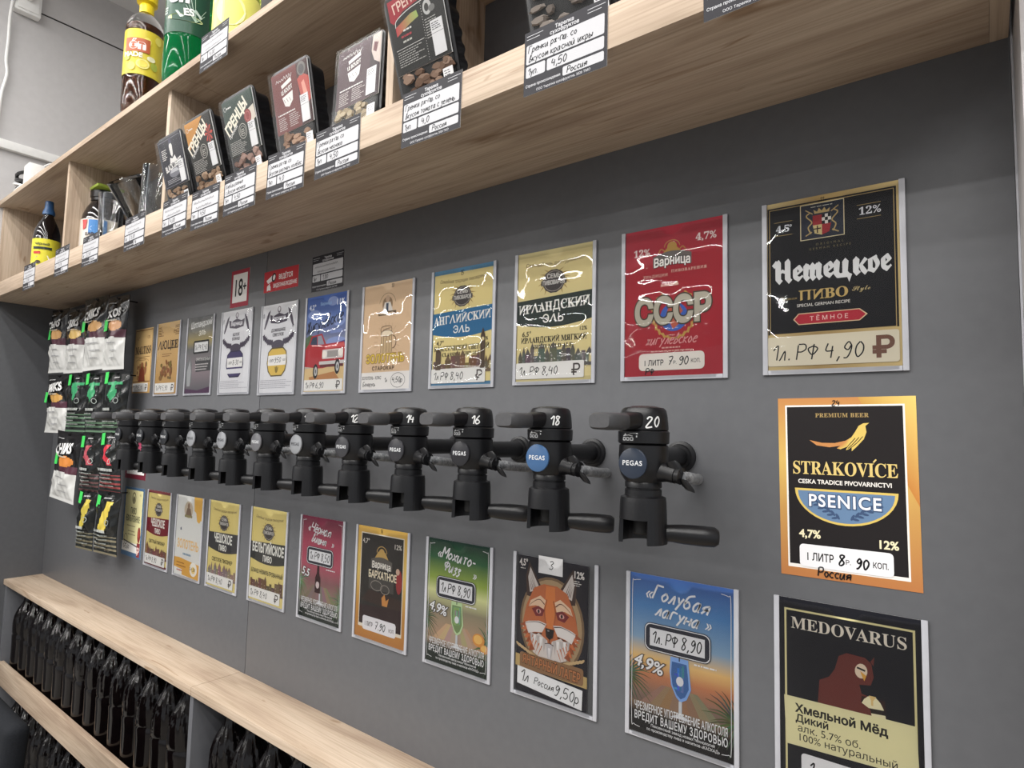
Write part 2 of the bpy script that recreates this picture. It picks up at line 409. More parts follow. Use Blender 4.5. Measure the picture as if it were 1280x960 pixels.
# ------------------------------------------------------------------ the setting
FZ, CZ, WX = -1.45, 1.72, -2.60
def struct(name, mb, mat, parent=None, **k):
    o = obj(name, mb, mat, parent, **k); o['kind'] = 'structure'; return o
struct('floor', MB().box(-12.5, 3.2, -11, .66, FZ-.05, FZ), M['floor'])
struct('ceiling', MB().box(-12.5, 3.2, -11, .66, CZ, CZ+.05), M['ceil'])
wb = struct('wall_back', MB().box(-2.60, .2355, .003, .05, FZ, .772), M['groove'])
obj('wall_panel', MB().box(-2.60, -1.1667, 0, .004, FZ, .772), M['wall'], wb, bevel=.0006)
obj('wall_panel', MB().box(-1.1650, .2365, 0, .004, FZ, .772), M['wall'], wb, bevel=.0006)
struct('wall_rear', MB().box(-2.75, 3.2, .60, .66, FZ, CZ), M['paint'])
wl = struct('wall_left', MB().box(-2.75, WX-.003, -.80, .60, FZ, CZ), M['groove'])
obj('wall_panel', MB().box(WX-.003, WX, -.80, .05, FZ, .4165), M['wall'], wl, bevel=.0005)
obj('wall_panel', MB().box(WX-.003, WX, -.80, .60, .4185, 1.5345), M['paint'], wl, bevel=.0005)
obj('wall_panel', MB().box(WX-.003, WX, -.80, .60, 1.5405, CZ), M['paint'], wl, bevel=.0005)
struct('trim_1', MB().box(.239, .40, -.11, .1, FZ, CZ), M['marble'], bevel=.002)
struct('trim_2', MB().box(.2368, .2388, .0, .1, FZ, CZ), M['strip'])

# ------------------------------------------------------------------ upper wall shelf
sh = thing('wall_shelf', 'long open oak wall shelf with dividers running above the posters', 'shelf', (0, 0, 0))
YF, ZB, ZT = -.223, .4165, .774
def board(name, x0, x1, y0, y1, z0, z1, mat, parent): return obj(name, MB().box(x0, x1, y0, y1, z0, z1), M[mat], parent, bevel=.0006, smooth=30)
board('bottom_board', -2.6, -1.183, -.207, 0, ZB, ZB+.016, 'woodx', sh)
board('bottom_board', -1.182, .2195, -.207, 0, ZB, ZB+.016, 'woodx', sh)
board('front_lip', -2.6, -1.183, YF, -.207, ZB, .467, 'woodx', sh)
board('front_lip', -1.182, .2195, YF, -.207, ZB, .467, 'woodx', sh)
board('top_board', -2.6, -1.183, YF, 0, .758, ZT, 'woodx', sh)
board('top_board', -1.182, .2355, YF, 0, .758, ZT, 'woodx', sh)
for x in (-1.919, -1.262, -.495): board('divider', x-.008, x+.008, -.2065, 0, ZB+.016, .758, 'woodz', sh)
board('end_board', .2196, .2355, YF, 0, ZB, .758, 'woody', sh)
board('end_board', -2.6, -2.584, -.207, 0, ZB+.016, .758, 'woodz', sh)

# ------------------------------------------------------------------ lower bottle cabinet
cb = thing('bottle_cabinet', 'low grey bottle cabinet with an oak top below the posters', 'cabinet', (0, 0, FZ))
def cbox(name, x0, x1, y0, y1, z0, z1, mat): return board(name, x0, x1, y0, y1, z0-FZ, z1-FZ, mat, cb)
cbox('top_board', -2.6, -1.1838, -.113, 0, -.597, -.5788, 'woodx')
cbox('top_board', -1.1824, .2355, -.113, 0, -.597, -.5788, 'woodx')
for x in (-2.592, -1.189, .227): cbox('side_panel', x-.008, x+.008, -.107, 0, FZ, -.597, 'grey')
for x0, x1 in ((-2.584, -1.197), (-1.181, .219)):
    for z in (-.93, -1.279):
        cbox('shelf_board', x0, x1, -.097, 0, z, z+.016, 'woodx')
        cbox('front_lip', x0-(.016 if x0 < -2 else 0), x1, -.113, -.097, z-.004, z+.067, 'woodx')
    cbox('plinth', x0, x1, -.09, -.075, FZ, FZ+.08, 'grey')

# bottles in the cabinet
def pet_bottle():
    t = thing('plastic_bottle', 'x', 'bottle')
    prof = [(.034, 0), (.039, .003), (.0415, .010), (.0418, .022), (.0398, .0255), (.0398, .0285), (.0418, .032), (.0412, .06), (.0408, .09), (.0412, .125), (.0418, .148), (.0400, .1515), (.0400, .1545), (.0418, .158),
            (.0418, .172), (.0412, .186), (.0400, .199), (.0378, .212), (.0340, .225), (.0285, .238), (.0215, .250), (.0160, .262), (.0140, .272), (.0135, .285)]
    def flute(i, a): return (.06*math.cos(15*a+i*.75)*(1-abs(i-18)/5.5) if 14 <= i <= 22 else 0)
    obj('body', MB().lathe(prof, 60, flute=flute), M['pet'], t)
    obj('neck_ring', MB().lathe([(.0132, .283), (.0165, .284), (.0165, .288), (.0132, .289)], 24), M['pet'], t)
    obj('cap', MB().lathe([(.0145, .289), (.0150, .290), (.0150, .304), (.0140, .3055)], 24, flute=lambda i, a: .02*math.cos(24*a) if i in (1, 2) else 0), M['blackcap'], t)
    return t
pb = pet_bottle(); first = True
def place_bottles(xs, z, label, group):
    global first
    for i, x in enumerate(xs):
        b = pb if first else dup(pb, (0, 0, 0)); first = False
        b.location = (x, -.052+rnd.uniform(-.0012, .0012), z+.0006); b.rotation_euler[2] = rnd.uniform(0, 6); tag(b, label, None, group)
place_bottles([-2.528+.0868*i for i in range(15)], -.914, 'dark brown empty plastic bottle in the row under the left oak counter board', 'bottles in the upper left cabinet bay')
place_bottles([-1.118+.0868*i for i in range(7)], -.914, 'dark brown plastic bottle under the right counter board, past the grey divider', 'bottles in the upper right cabinet bay')
place_bottles([-2.528+.0868*i for i in range(13)], -1.263, 'dark brown plastic bottle on the lower cabinet shelf, below the oak lip', 'bottles in the lower left cabinet bay')

# black chair in the corner of the view
ch = thing('chair', 'black padded chair back standing before the bottle cabinet', 'chair', (-1.58, -.38, FZ))
def pad(w, d, h, r):
    bm = bmesh.new(); bmesh.ops.create_cube(bm, size=1)
    bmesh.ops.scale(bm, vec=(w, d, h), verts=bm.verts); bmesh.ops.bevel(bm, geom=list(bm.edges), offset=r, segments=4, profile=.5, affect='EDGES')
    m = MB(); m.v = [tuple(v.co) for v in bm.verts]; m.f = [tuple(v.index for v in f.verts) for f in bm.faces]; m.c = [[(1, 1, 1)]*len(f) for f in m.f]; bm.free(); return m
def padobj(name, w, d, h, r, loc, rx=0, parent=None, mat='blacksoft'):
    o = obj(name, pad(w, d, h, r), M[mat], parent, loc, smooth=60); o.rotation_euler[0] = rx; return o
padobj('backrest', .44, .045, .42, .021, (0, 0, .615), R(-4), ch)
padobj('seat', .45, .43, .06, .025, (0, -.245, .43), 0, ch)
for sx in (-.19, .19):
    obj('leg', MB().tube([(sx, -.43, 0), (sx, -.41, .41)], .011), M['black'], ch)
    obj('leg', MB().tube([(sx, .03, 0), (sx, .005, .41), (sx, .0, .5)], .011), M['black'], ch)

# ------------------------------------------------------------------ poster art
CREAM, INK = (226, 205, 140), (34, 32, 32)
def emblem(A, x, y, r, dark=(72, 66, 66), t=('СЕМЬ', 'ПИВОВАРОВ')):
    for sgn in (-1, 1):
        for k in range(6): a = R(-62+k*22); A.line([(x+sgn*r*1.1*math.cos(a), y+r*.9*math.sin(a)), (x+sgn*r*1.55*math.cos(a+.15), y+r*1.25*math.sin(a+.15))], r*.12, (176, 140, 70), taper=True)
    A.poly([(x+r*1.05*math.cos(k*PI/12)*(1+.03*(k % 2)), y+r*.92*math.sin(k*PI/12)*(1+.05*(k % 2))) for k in range(24)], dark)
    A.ring(x, y, r*.93, r*.8, r*.05, (170, 160, 150)).rect(x-r*1.2, y-r*.12, x+r*1.2, y+r*.3, dark)
    if t: A.L('lettering').text(t[0], x, y-r*.25, r*.36, (236, 232, 224), maxw=r*1.3).text(t[1], x, y+r*.26, r*.34, (236, 232, 224), maxw=r*2.1); A.L('picture')
def slip(A, x0, y0, x1, y1, txt, rub=True, col=(232, 230, 226), hh=None, wd=None):
    A.L('price_slip').rr(x0, y0, x1, y1, 2, col); h = hh or (y1-y0)*.5; w_ = x1-x0
    A.hand(txt, x0+w_*.05, y1-(y1-y0)*.24, h, maxw=w_*(.72 if rub else .9), wd=wd or 1.3)
    if rub: A.text('₽', x1-w_*.11, y1-(y1-y0)*.14, (y1-y0)*.68, (70, 62, 58), style='serif', bold=.01)
    A.L('picture')
def clampx(A, v): return max(0, min(A.w, v))
def castle(A, x0, x1, yb, h, col, seed, n=14):
    q = random.Random(seed); x = x0
    while x < x1-2:
        wd = q.uniform(.6, 1.5)*(x1-x0)/n; hh = h*q.uniform(.35, .8)
        A.rect(x, yb-hh, min(x+wd, x1), yb, tuple(c+q.randint(-14, 14) for c in col))
        if q.random() < .45: A.poly([(x, yb-hh), (x+wd/2, yb-hh-h*.3), (x+wd, yb-hh)], col)
        for k in range(2): A.rect(x+wd*.2, yb-hh*(.3+.3*k), x+wd*.4, yb-hh*(.2+.3*k), tuple(min(255, c+70) for c in col))
        x += wd
def sem(bg, band, lines, sub, price, cap=None, edge=None, tone=(92, 78, 66), abv=None, seed=1, sub2=None, tcol=(240, 238, 230), serif=False, wave=True):
    A = Art(); A.rect(0, 0, 148, 210, edge or bg).rect(5, 8, 143, 204, bg)
    A.L('lettering').text(cap or 'Семейные традиции пивоварения', 74, 26, 6, (120, 98, 60), shear=.25, arc=-3, maxw=112); A.L('picture')
    emblem(A, 74, 52, 20)
    y0, y1 = 76, 116
    A.poly([(0, y0+3), (148, y0-3), (148, y1)]+[(148-148*k/10, y1+9*math.sin(PI*k/10)) for k in range(1, 10)]+[(0, y1)], band)
    st = 'serif' if serif else 'sans'
    A.L('lettering')
    if serif: A.text(lines[0], 74, 98, 15, tcol, style=st, maxw=134, rot=-2).text(lines[1], 74, 117, 13, tcol, style=st, maxw=60)
    else: A.text(lines[0], 74, 100, 20, tcol, bold=.035, maxw=134, sx=.62).text(lines[1], 74, 119, 13, tcol, bold=.03, sx=.7)
    if abv: A.text(abv[0], 14, 137, 8, INK, al='l', shear=.1).text(abv[1], 136, 134, 6, INK, al='r')
    A.text(sub, 74, 148, 9, INK, style=st, maxw=130, sx=.8)
    if sub2: A.text(sub2, 74, 158, 6.5, INK, style='serif' if serif else 'sans', maxw=90)
    A.L('picture'); castle(A, 8, 140, 184, 34, tone, seed)
    A.rect(0, 183, 148, 188, tone)
    slip(A, 4, 180, 132, 206, price)
    return A
def a_german():
    A = Art(); g = (188, 158, 96); A.grad(0, 0, 148, 210, [(0, (206, 182, 122)), (.4, (170, 138, 80)), (1, (214, 186, 120))], True)
    A.rect(4, 6, 142, 166, (22, 22, 28)); A.frame(6, 8, 140, 166, .8, g); A.frame(42, 9, 90, 53, .9, (226, 208, 160))
    A.rect(43, 10, 89, 52, (40, 46, 62))
    # heraldic shield
    A.rect(56, 24, 66, 36, (168, 36, 44)).rect(66, 24, 76, 36, (226, 222, 214)); A.poly([(56, 36), (66, 36), (66, 49), (58, 46)], (206, 186, 120)); A.poly([(66, 36), (76, 36), (74, 46), (66, 49)], (168, 36, 44))
    for i in range(3):
        for j in range(3):
            if (i+j) % 2 == 0: A.rect(66+i*3.3, 24+j*4, 69.3+i*3.3, 28+j*4, (30, 30, 34))
    A.rect(60.4, 37, 61.8, 46, (60, 30, 30)).rect(57, 40, 65, 41.4, (60, 30, 30))
    for sg in (-1, 1): A.line([(66+sg*12, 46), (66+sg*15, 38), (66+sg*11, 32), (66+sg*17, 24), (66+sg*13, 20)], 1.5, g, 6); A.line([(66+sg*10, 22), (66+sg*18, 16)], 1.2, g); A.line([(66+sg*11, 44), (66+sg*18, 48)], 1.4, g)
    A.poly([(58, 22), (57, 17), (61, 20), (63, 15.5), (66, 19.5), (69, 15.5), (71, 20), (75, 17), (74, 22)], g)
    A.L('lettering'); A.bars(54, 78, 13, 1, 2, .9, (200, 196, 180)); A.hand('11', 64, 8, 5)
    A.text('4,5', 22, 38, 8.5, (222, 224, 232), style='serif', bold=.005).text('°', 31, 37, 7, (222, 224, 232)).rect(12, 25, 33, 25.5, g).rect(12, 42, 33, 42.5, g)
    A.text('12%', 116, 33, 9, (226, 226, 232), style='serif', bold=.005).rect(103, 21, 127, 21.5, g).rect(103, 37, 127, 37.5, g)
    A.text('ORIGINAL', 74, 61, 2.6, (120, 108, 76), track=.5).text('GERMAN RECIPE', 74, 66, 2.6, (120, 108, 76), track=.4)
    A.text('𝖊', 32, 101, 25, (226, 226, 226), al='l', sx=.9, bold=.022).text('𝖊', 66, 101, 25, (226, 226, 226), al='l', sx=.9, bold=.022)
    def stem(x, w_=5): A.poly([(x-1, 85), (x+w_/2, 81), (x+w_+1, 85), (x+w_, 97), (x+w_+2, 100), (x+w_/2, 104), (x-1, 99)], (226, 226, 226))
    for x in (46, 53, 60): stem(x, 4.4)
    A.poly([(46, 87), (50, 82), (55, 88), (60, 82), (64, 86), (58, 91), (53, 90)], (226, 226, 226))
    for x in (79, 88): stem(x, 4.6)
    A.poly([(80, 99), (92, 98), (97, 101), (94, 110), (92, 104), (82, 104)], (226, 226, 226))
    for x in (13, 24): A.poly([(x, 76), (x+4, 72.5), (x+6.5, 76.5), (x+6.5, 97), (x+8.5, 99.5), (x+4.5, 104), (x, 98)], (226, 226, 226))
    A.poly([(9, 79), (14, 73), (16, 80), (12, 83)], (226, 226, 226)).poly([(17, 89), (21, 85), (26, 88), (26, 92), (21, 89.5), (17, 93)], (226, 226, 226)); A.text('𝖔𝖊', 112, 101, 25, (226, 226, 226), al='l', sx=.80, bold=.022); stem(99, 4.8); A.poly([(104, 92), (110, 83), (113, 86), (108, 92), (113, 100), (110, 104), (106, 99)], (226, 226, 226))
    A.text('ПИВО', 66, 126, 12, (206, 172, 96), style='serif', sx=1.05, bold=.01)
    A.text('𝓖𝓮𝓻𝓶𝓪𝓷', 28, 124, 5, (150, 126, 74), bold=.005, maxw=20).text('𝓢𝓽𝔂𝓵𝓮', 106, 121, 5.5, (200, 178, 120), bold=.005)
    A.text('SPECIAL GERMAN RECIPE', 66, 134, 3.6, (226, 222, 214), maxw=60)
    A.L('picture').poly([(33, 149), (39, 142), (104, 142), (112, 149), (104, 156), (39, 156)], (226, 196, 150)).poly([(34.5, 149), (39.5, 143), (103.5, 143), (110, 149), (103.5, 155), (39.5, 155)], (196, 36, 54))
    A.L('lettering').text('ТЁМНОЕ', 72, 151.8, 5.2, (246, 214, 204), track=.28, bold=0)
    A.L('price_slip').rr(3, 169, 142, 205, 3, (222, 212, 186)).hand('1л. РФ 4,90', 8, 198, 18, wd=1.5, maxw=100).text('₽', 127, 199, 23, (120, 78, 60), style='serif', bold=.03)
    return A
def a_ussr():
    A = Art(); A.rect(0, 0, 148, 210, (182, 28, 44)); A.poly([(0, 0), (148, 0), (148, 38), (120, 44), (90, 42), (60, 54), (30, 50), (0, 56)], (190, 40, 58))  # lighter wavy top is the ceiling's reflection painted into the red
    gold = (196, 150, 60)
    A.ell(74, 30, 7, 7, gold); A.ring(74, 30, 11, 9, 1, gold, 180, 360); A.poly([(58, 42), (66, 32), (82, 32), (90, 42)], gold)
    for s_ in (-1, 1): A.line([(74+s_*10, 36), (74+s_*16, 32), (74+s_*20, 38)], 1.2, gold, 5)
    A.poly([(46, 46)]+[(46+56*k/8, 42-6*math.sin(PI*k/8)) for k in range(9)]+[(102, 57)]+[(102-56*k/8, 57-4*math.sin(PI*k/8)) for k in range(9)], (108, 100, 96))
    A.ell(77, 129, 20, 20, (52, 96, 196)); A.poly([(70, 114), (84, 112), (90, 122), (82, 130), (86, 138), (76, 146), (70, 134), (66, 124)], (196, 86, 60))
    for s_ in (-1, 1):
        A.ring(77, 124, 30, 34, 2, gold, 90, 90-s_*150, 20)
        for k in range(9): a = R(90-s_*(14+k*15)); x, y = 77+30*math.cos(a), 124+34*math.sin(a); A.ell(x, y, 4.6, 1.7, gold, 8, rot=math.degrees(a)+s_*50)
    A.L('lettering').text('12%', 29, 38, 10, (242, 226, 222), style='serif').text('4,7%', 122, 28, 10, (242, 226, 222), style='serif')
    A.text('Варница', 74, 55, 12, (244, 240, 234), bold=.03, maxw=54, arc=2, out=((40, 36, 36), .05))
    A.text('ТРАДИЦИИ', 50, 71, 4, (230, 178, 160), track=.12, style='serif').text('ПИВОВАРЕНИЯ', 98, 67, 4, (230, 178, 160), track=.1, style='serif')
    A.bars(58, 90, 82, 1, 4, 3.4, (226, 170, 150))
    A.text('СССР', 74, 136, 34, (178, 172, 152), sx=.82, bold=.05, out=((70, 62, 50), .04))
    A.hand('жигулёвское', 36, 166, 14, (232, 150, 150), 1.4, .35, maxw=74)
    A.bars(60, 88, 170, 1, 3, 2, (220, 160, 150)).bars(44, 104, 174.5, 1, 3, 2, (220, 160, 150))
    A.L('price_slip').rr(26, 178, 120, 202, 6, (230, 224, 214)).text('1 ЛИТР', 33, 195, 7.5, (52, 48, 50), al='l', sx=.8, bold=.02).hand('7', 69, 195, 11, wd=1.3).text('Р.', 79, 194, 4.4, (52, 48, 50)).hand('90', 84, 195, 11, wd=1.3).text('КОП.', 108, 193, 5, (52, 48, 50), sx=.8)
    A.hand('РФ', 36, 208, 9, wd=1.2)
    return A
def a_irish(): return sem((226, 208, 142), (44, 56, 52), ('ИРЛАНДСКИЙ', 'ЭЛЬ'), 'ИРЛАНДСКИЙ МЯГКИЙ', '1л. РФ 8,40', 'Светлый эль для гурманов', (206, 190, 128), (96, 90, 84), ('6,5°', '12%'), 4, 'IRISH MILD ALE', serif=True)
def a_english():
    A = sem((230, 210, 136), (40, 112, 164), ('АНГЛИЙСКИЙ', 'ЭЛЬ'), 'КЛАССИЧЕСКИЙ СВЕТЛЫЙ', '1л РФ 8,40', None, (70, 128, 168), (120, 96, 70), ('4,7°', '11%'), 9, 'CLASSIC LIGHT ALE', serif=True)
    A.L('picture').rect(120, 126, 130, 182, (92, 74, 58)).poly([(120, 126), (125, 112), (130, 126)], (80, 62, 48)).ell(125, 132, 3.4, 3.4, (214, 196, 140)); A.rect(14, 150, 27, 182, (96, 78, 60)).poly([(14, 150), (20, 142), (27, 150)], (86, 68, 52))
    A.L('lettering').hand('15', 68, 14, 8); return A
def a_mug():
    A = Art(); A.rect(0, 0, 148, 210, (224, 190, 150)); b = (108, 84, 60)
    A.ell(74, 42, 15, 15, (150, 118, 84)); A.ell(74, 31, 6, 7, (206, 172, 140)); A.poly([(60, 56), (66, 38), (82, 38), (90, 56)], (222, 214, 204)); A.rect(70, 40, 77, 56, (60, 74, 96)); A.ring(74, 44, 24, 24, .8, b, 190, 350)
    A.rr(48, 56, 100, 64, 2, (112, 88, 62))
    for k in range(22): a = R(k*360/22); A.line([(76+27*math.cos(a), 116+27*math.sin(a)), (76+38*math.cos(a), 116+38*math.sin(a))], .5, (180, 142, 104))
    A.poly([(58, 138), (60, 102), (90, 102), (92, 138)], (206, 176, 130))
    for x in (60, 67, 75, 83, 90): A.line([(x, 104), (x+(x-75)*.06, 138)], .9, b)
    A.ring(94, 118, 9, 12, 1.8, b, -95, 95); A.ell(75, 100, 17, 6, (236, 220, 190)); A.ring(75, 100, 17, 6, 1, b); A.line([(60, 100), (58, 90), (66, 86), (84, 86), (90, 92), (88, 98)], 1, b, 5)
    A.line([(62, 100), (66, 93), (86, 90)], 1, b, 4)
    A.L('lettering').bars(52, 97, 59, 1, 3, 2.6, (230, 206, 170)).hand('13', 84, 10, 7)
    A.text('ЗОЛОТЕНЬ', 72, 157, 16, (232, 196, 60), bold=.03, maxw=112, out=((150, 112, 40), .045)).text('СТАРОКАР', 68, 172, 7.5, b, bold=.03, track=.1)
    A.L('price_slip').rect(0, 176, 148, 210, (234, 230, 226)).text('ЗОЛОТЕНЬ - КЛАС', 6, 190, 6, (50, 46, 46), al='l', sx=.75, bold=.02).hand('Беларусь', 10, 203, 8, wd=1.1).hand('1л', 74, 196, 8, wd=1.1).ring(112, 193, 20, 14, .8, (70, 66, 66)).hand('4,50р', 96, 197, 10, wd=1.2)
    return A
def a_car():
    A = Art(); A.grad(0, 0, 148, 210, [(0, (46, 88, 176)), (.25, (96, 124, 190)), (.42, (118, 128, 168)), (.6, (182, 186, 190)), (1, (210, 170, 110))])
    for x, y, rx, ry in ((96, 16, 18, 10), (30, 40, 22, 10), (120, 60, 20, 12), (112, 104, 34, 10)): A.ell(x, y, rx, ry, (140, 160, 214))
    A.poly([(0, 92), (20, 84), (44, 92), (70, 98), (70, 120), (0, 124)], (84, 112, 70)); A.poly([(84, 112), (148, 102), (148, 132), (84, 128)], (60, 72, 150))
    A.poly([(0, 160), (148, 150), (148, 210), (0, 210)], (222, 190, 130)); A.poly([(20, 178), (110, 168), (130, 186), (30, 196)], (196, 130, 70))
    r = (194, 44, 52); A.poly([(0, 118), (16, 104), (24, 88), (62, 84), (78, 108), (140, 106), (146, 124), (142, 150), (70, 160), (54, 160), (0, 154)], r)
    A.poly([(20, 106), (28, 91), (44, 89), (46, 108)], (62, 74, 100)).poly([(48, 108), (47, 89), (60, 88), (72, 108)], (150, 160, 176)); A.poly([(78, 110), (140, 108), (144, 116), (76, 119)], (222, 90, 90))
    A.rr(66, 120, 138, 140, 3, (214, 210, 206)); A.ell(74, 130, 8, 8, (240, 236, 226)).ell(130, 128, 8, 8, (240, 236, 226)); A.rect(84, 123, 121, 137, (160, 156, 152)); A.rr(56, 145, 144, 152, 2, (206, 204, 202)); A.rect(60, 152, 140, 158, (110, 40, 44))
    for x, y in ((44, 166), (120, 158)): A.ell(x, y, 9, 16, (36, 34, 36)).ell(x+1, y, 5.5, 10, (196, 196, 196)).ell(x+1, y, 2.5, 4.5, (110, 110, 112))
    A.L('lettering').text('4,2°', 24, 29, 11, (232, 238, 250), bold=.03).text('11%', 122, 25, 12, (232, 238, 250), bold=.03); A.text('Варница', 72, 22, 7, (150, 190, 240), bold=.02)
    A.hand('Жигулёвское', 6, 84, 26, (24, 24, 34), 2.4, .3, -11, maxw=132); A.bars(90, 136, 78, 1, 4, 8, (130, 150, 210))
    slip(A, 3, 184, 140, 208, '1л РФ 6,90'); return A
def a_hops(col, price, lines, pale=False):
    A = Art(); A.rect(0, 0, 148, 210, (222, 222, 226)); d = (84, 76, 92)
    for s_ in (-1, 1):
        A.poly([(74+s_*x, y) for x, y in ((36, 12), (46, 18), (56, 36), (62, 56), (58, 58), (50, 46), (42, 30))], d)
        for k in range(7): x, y = 74+s_*(22+k*6), 96-abs(k-3)*1.5-k*2.4; A.poly([(x, y-8), (x+s_*8, y-4), (x+s_*4, y+8), (x-s_*4, y+4)], (76, 66, 84))
    A.poly([(36, 24), (52, 28), (74, 22), (96, 28), (112, 24), (108, 44), (74, 48), (40, 44)], d); A.ell(74, 98, 26, 12, d); A.ell(74, 14, 7, 8, (120, 108, 120)).ell(74, 13, 4, 5, (222, 222, 226))
    A.poly([(36, 114), (50, 104), (98, 104), (112, 114), (116, 140), (110, 160), (96, 172), (52, 172), (38, 160), (32, 140)], (96, 80, 40) if pale else (60, 54, 84))
    A.poly([(39, 115), (52, 107), (96, 107), (109, 115), (113, 140), (107, 158), (95, 169), (53, 169), (41, 158), (35, 140)], col)
    if pale: A.ell(74, 156, 6, 8, (156, 128, 40)).line([(66, 150), (74, 162), (84, 150)], 1, (110, 90, 30))
    else: A.rect(34, 150, 114, 162, (222, 222, 226))
    A.L('lettering').text('Варница', 74, 39, 10, (230, 228, 234), bold=.03, maxw=56); A.text(lines[0], 74, 66, 7, (70, 62, 78), bold=.02, maxw=62).text(lines[1], 74, 77, 7, (70, 62, 78), bold=.02, maxw=56)
    A.text('12%', 12, 26, 5, d, rot=-90).text('4,7', 134, 60, 5, d); A.bars(8, 140, 180, 5, 4.4, 1.4, (176, 174, 184))
    A.L('price_slip').rr(37, 122, 112, 146, 2, (236, 234, 232)).text('1 ЛИТР', 41, 138, 6.5, INK, al='l', sx=.62, bold=.02).hand(price[0], 64, 140, 12, wd=1.3, maxw=32).text('КОП', 104, 137, 5, INK, sx=.7)
    return A
def a_scot():
    A = Art(); A.grad(0, 0, 148, 210, [(0, (96, 98, 100)), (.18, (120, 118, 108)), (.32, (168, 150, 92)), (.42, (110, 112, 112)), (.7, (150, 134, 140)), (1, (96, 98, 104))])
    A.poly([(0, 130), (20, 108), (36, 128), (40, 180), (0, 186)], (122, 124, 126)); A.poly([(10, 150), (24, 118), (34, 150), (30, 190), (14, 190)], (172, 174, 176)); A.poly([(54, 120), (140, 112), (148, 150), (60, 152)], (76, 76, 78)); A.poly([(0, 196), (74, 202), (148, 192), (148, 210), (0, 210)], (90, 60, 90))
    A.L('lettering').text('Шотландский', 76, 28, 17, (226, 226, 224), bold=.02, shear=.2, maxw=118, rot=-3).text('эль', 84, 52, 17, (226, 222, 206), shear=.2, rot=-3); A.text('ОРИГИНАЛЬНЫЙ', 98, 122, 8, (206, 204, 200), maxw=78).bars(56, 140, 130, 3, 7, 3, (206, 200, 200))
    A.L('price_slip').rr(40, 66, 126, 102, 5, (34, 34, 36)).rect(46, 71, 120, 97, (222, 222, 222)).hand('1л РФ 8,40', 49, 92, 14, wd=1.3, maxw=68); return A
def a_sepia(word, seed, slip_txt, man=False):
    A = Art(); A.grad(0, 0, 148, 210, [(0, (214, 176, 112)), (.6, (206, 164, 98)), (1, (196, 150, 84))]); q = random.Random(seed); b = (120, 84, 44)
    if man: A.frame(2, 4, 146, 174, 2.5, (120, 72, 36)); A.rect(12, 92, 132, 93.5, b).ring(72, 108, 52, 10, 1.2, b, 180, 360)
    else:
        for k in range(6): A.rect(8, 12+k*5, 8+q.uniform(14, 34), 14+k*5, b).rect(140-q.uniform(12, 36), 12+k*5, 140, 14+k*5, b)
    A.L('lettering').text('4,7°', 30, 36, 10, (150, 108, 60)).text('12%', 114, 34, 10, (150, 108, 60)); A.text(word, 74, 82 if man else 78, 24, (64, 46, 34), style='serif', maxw=128, bold=.02)
    A.bars(40, 110, 92 if not man else 96, 2, 6, 2.4, (150, 108, 60)); A.L('picture')
    for k in range(34):
        x, y = 74+q.uniform(-36, 36), 140+q.uniform(-24, 26)
        A.ell(x, y, q.uniform(4, 12), q.uniform(3, 8), (q.randint(120, 160), q.randint(86, 112), q.randint(44, 60)), 8, rot=q.uniform(0, 180))
    if man: A.poly([(48, 172), (56, 138), (66, 128), (70, 116), (80, 116), (84, 128), (94, 138), (104, 172)], (124, 52, 30)); A.ell(74, 118, 10, 8, (150, 88, 50))
    slip(A, 6, 178, 132, 206, slip_txt); return A
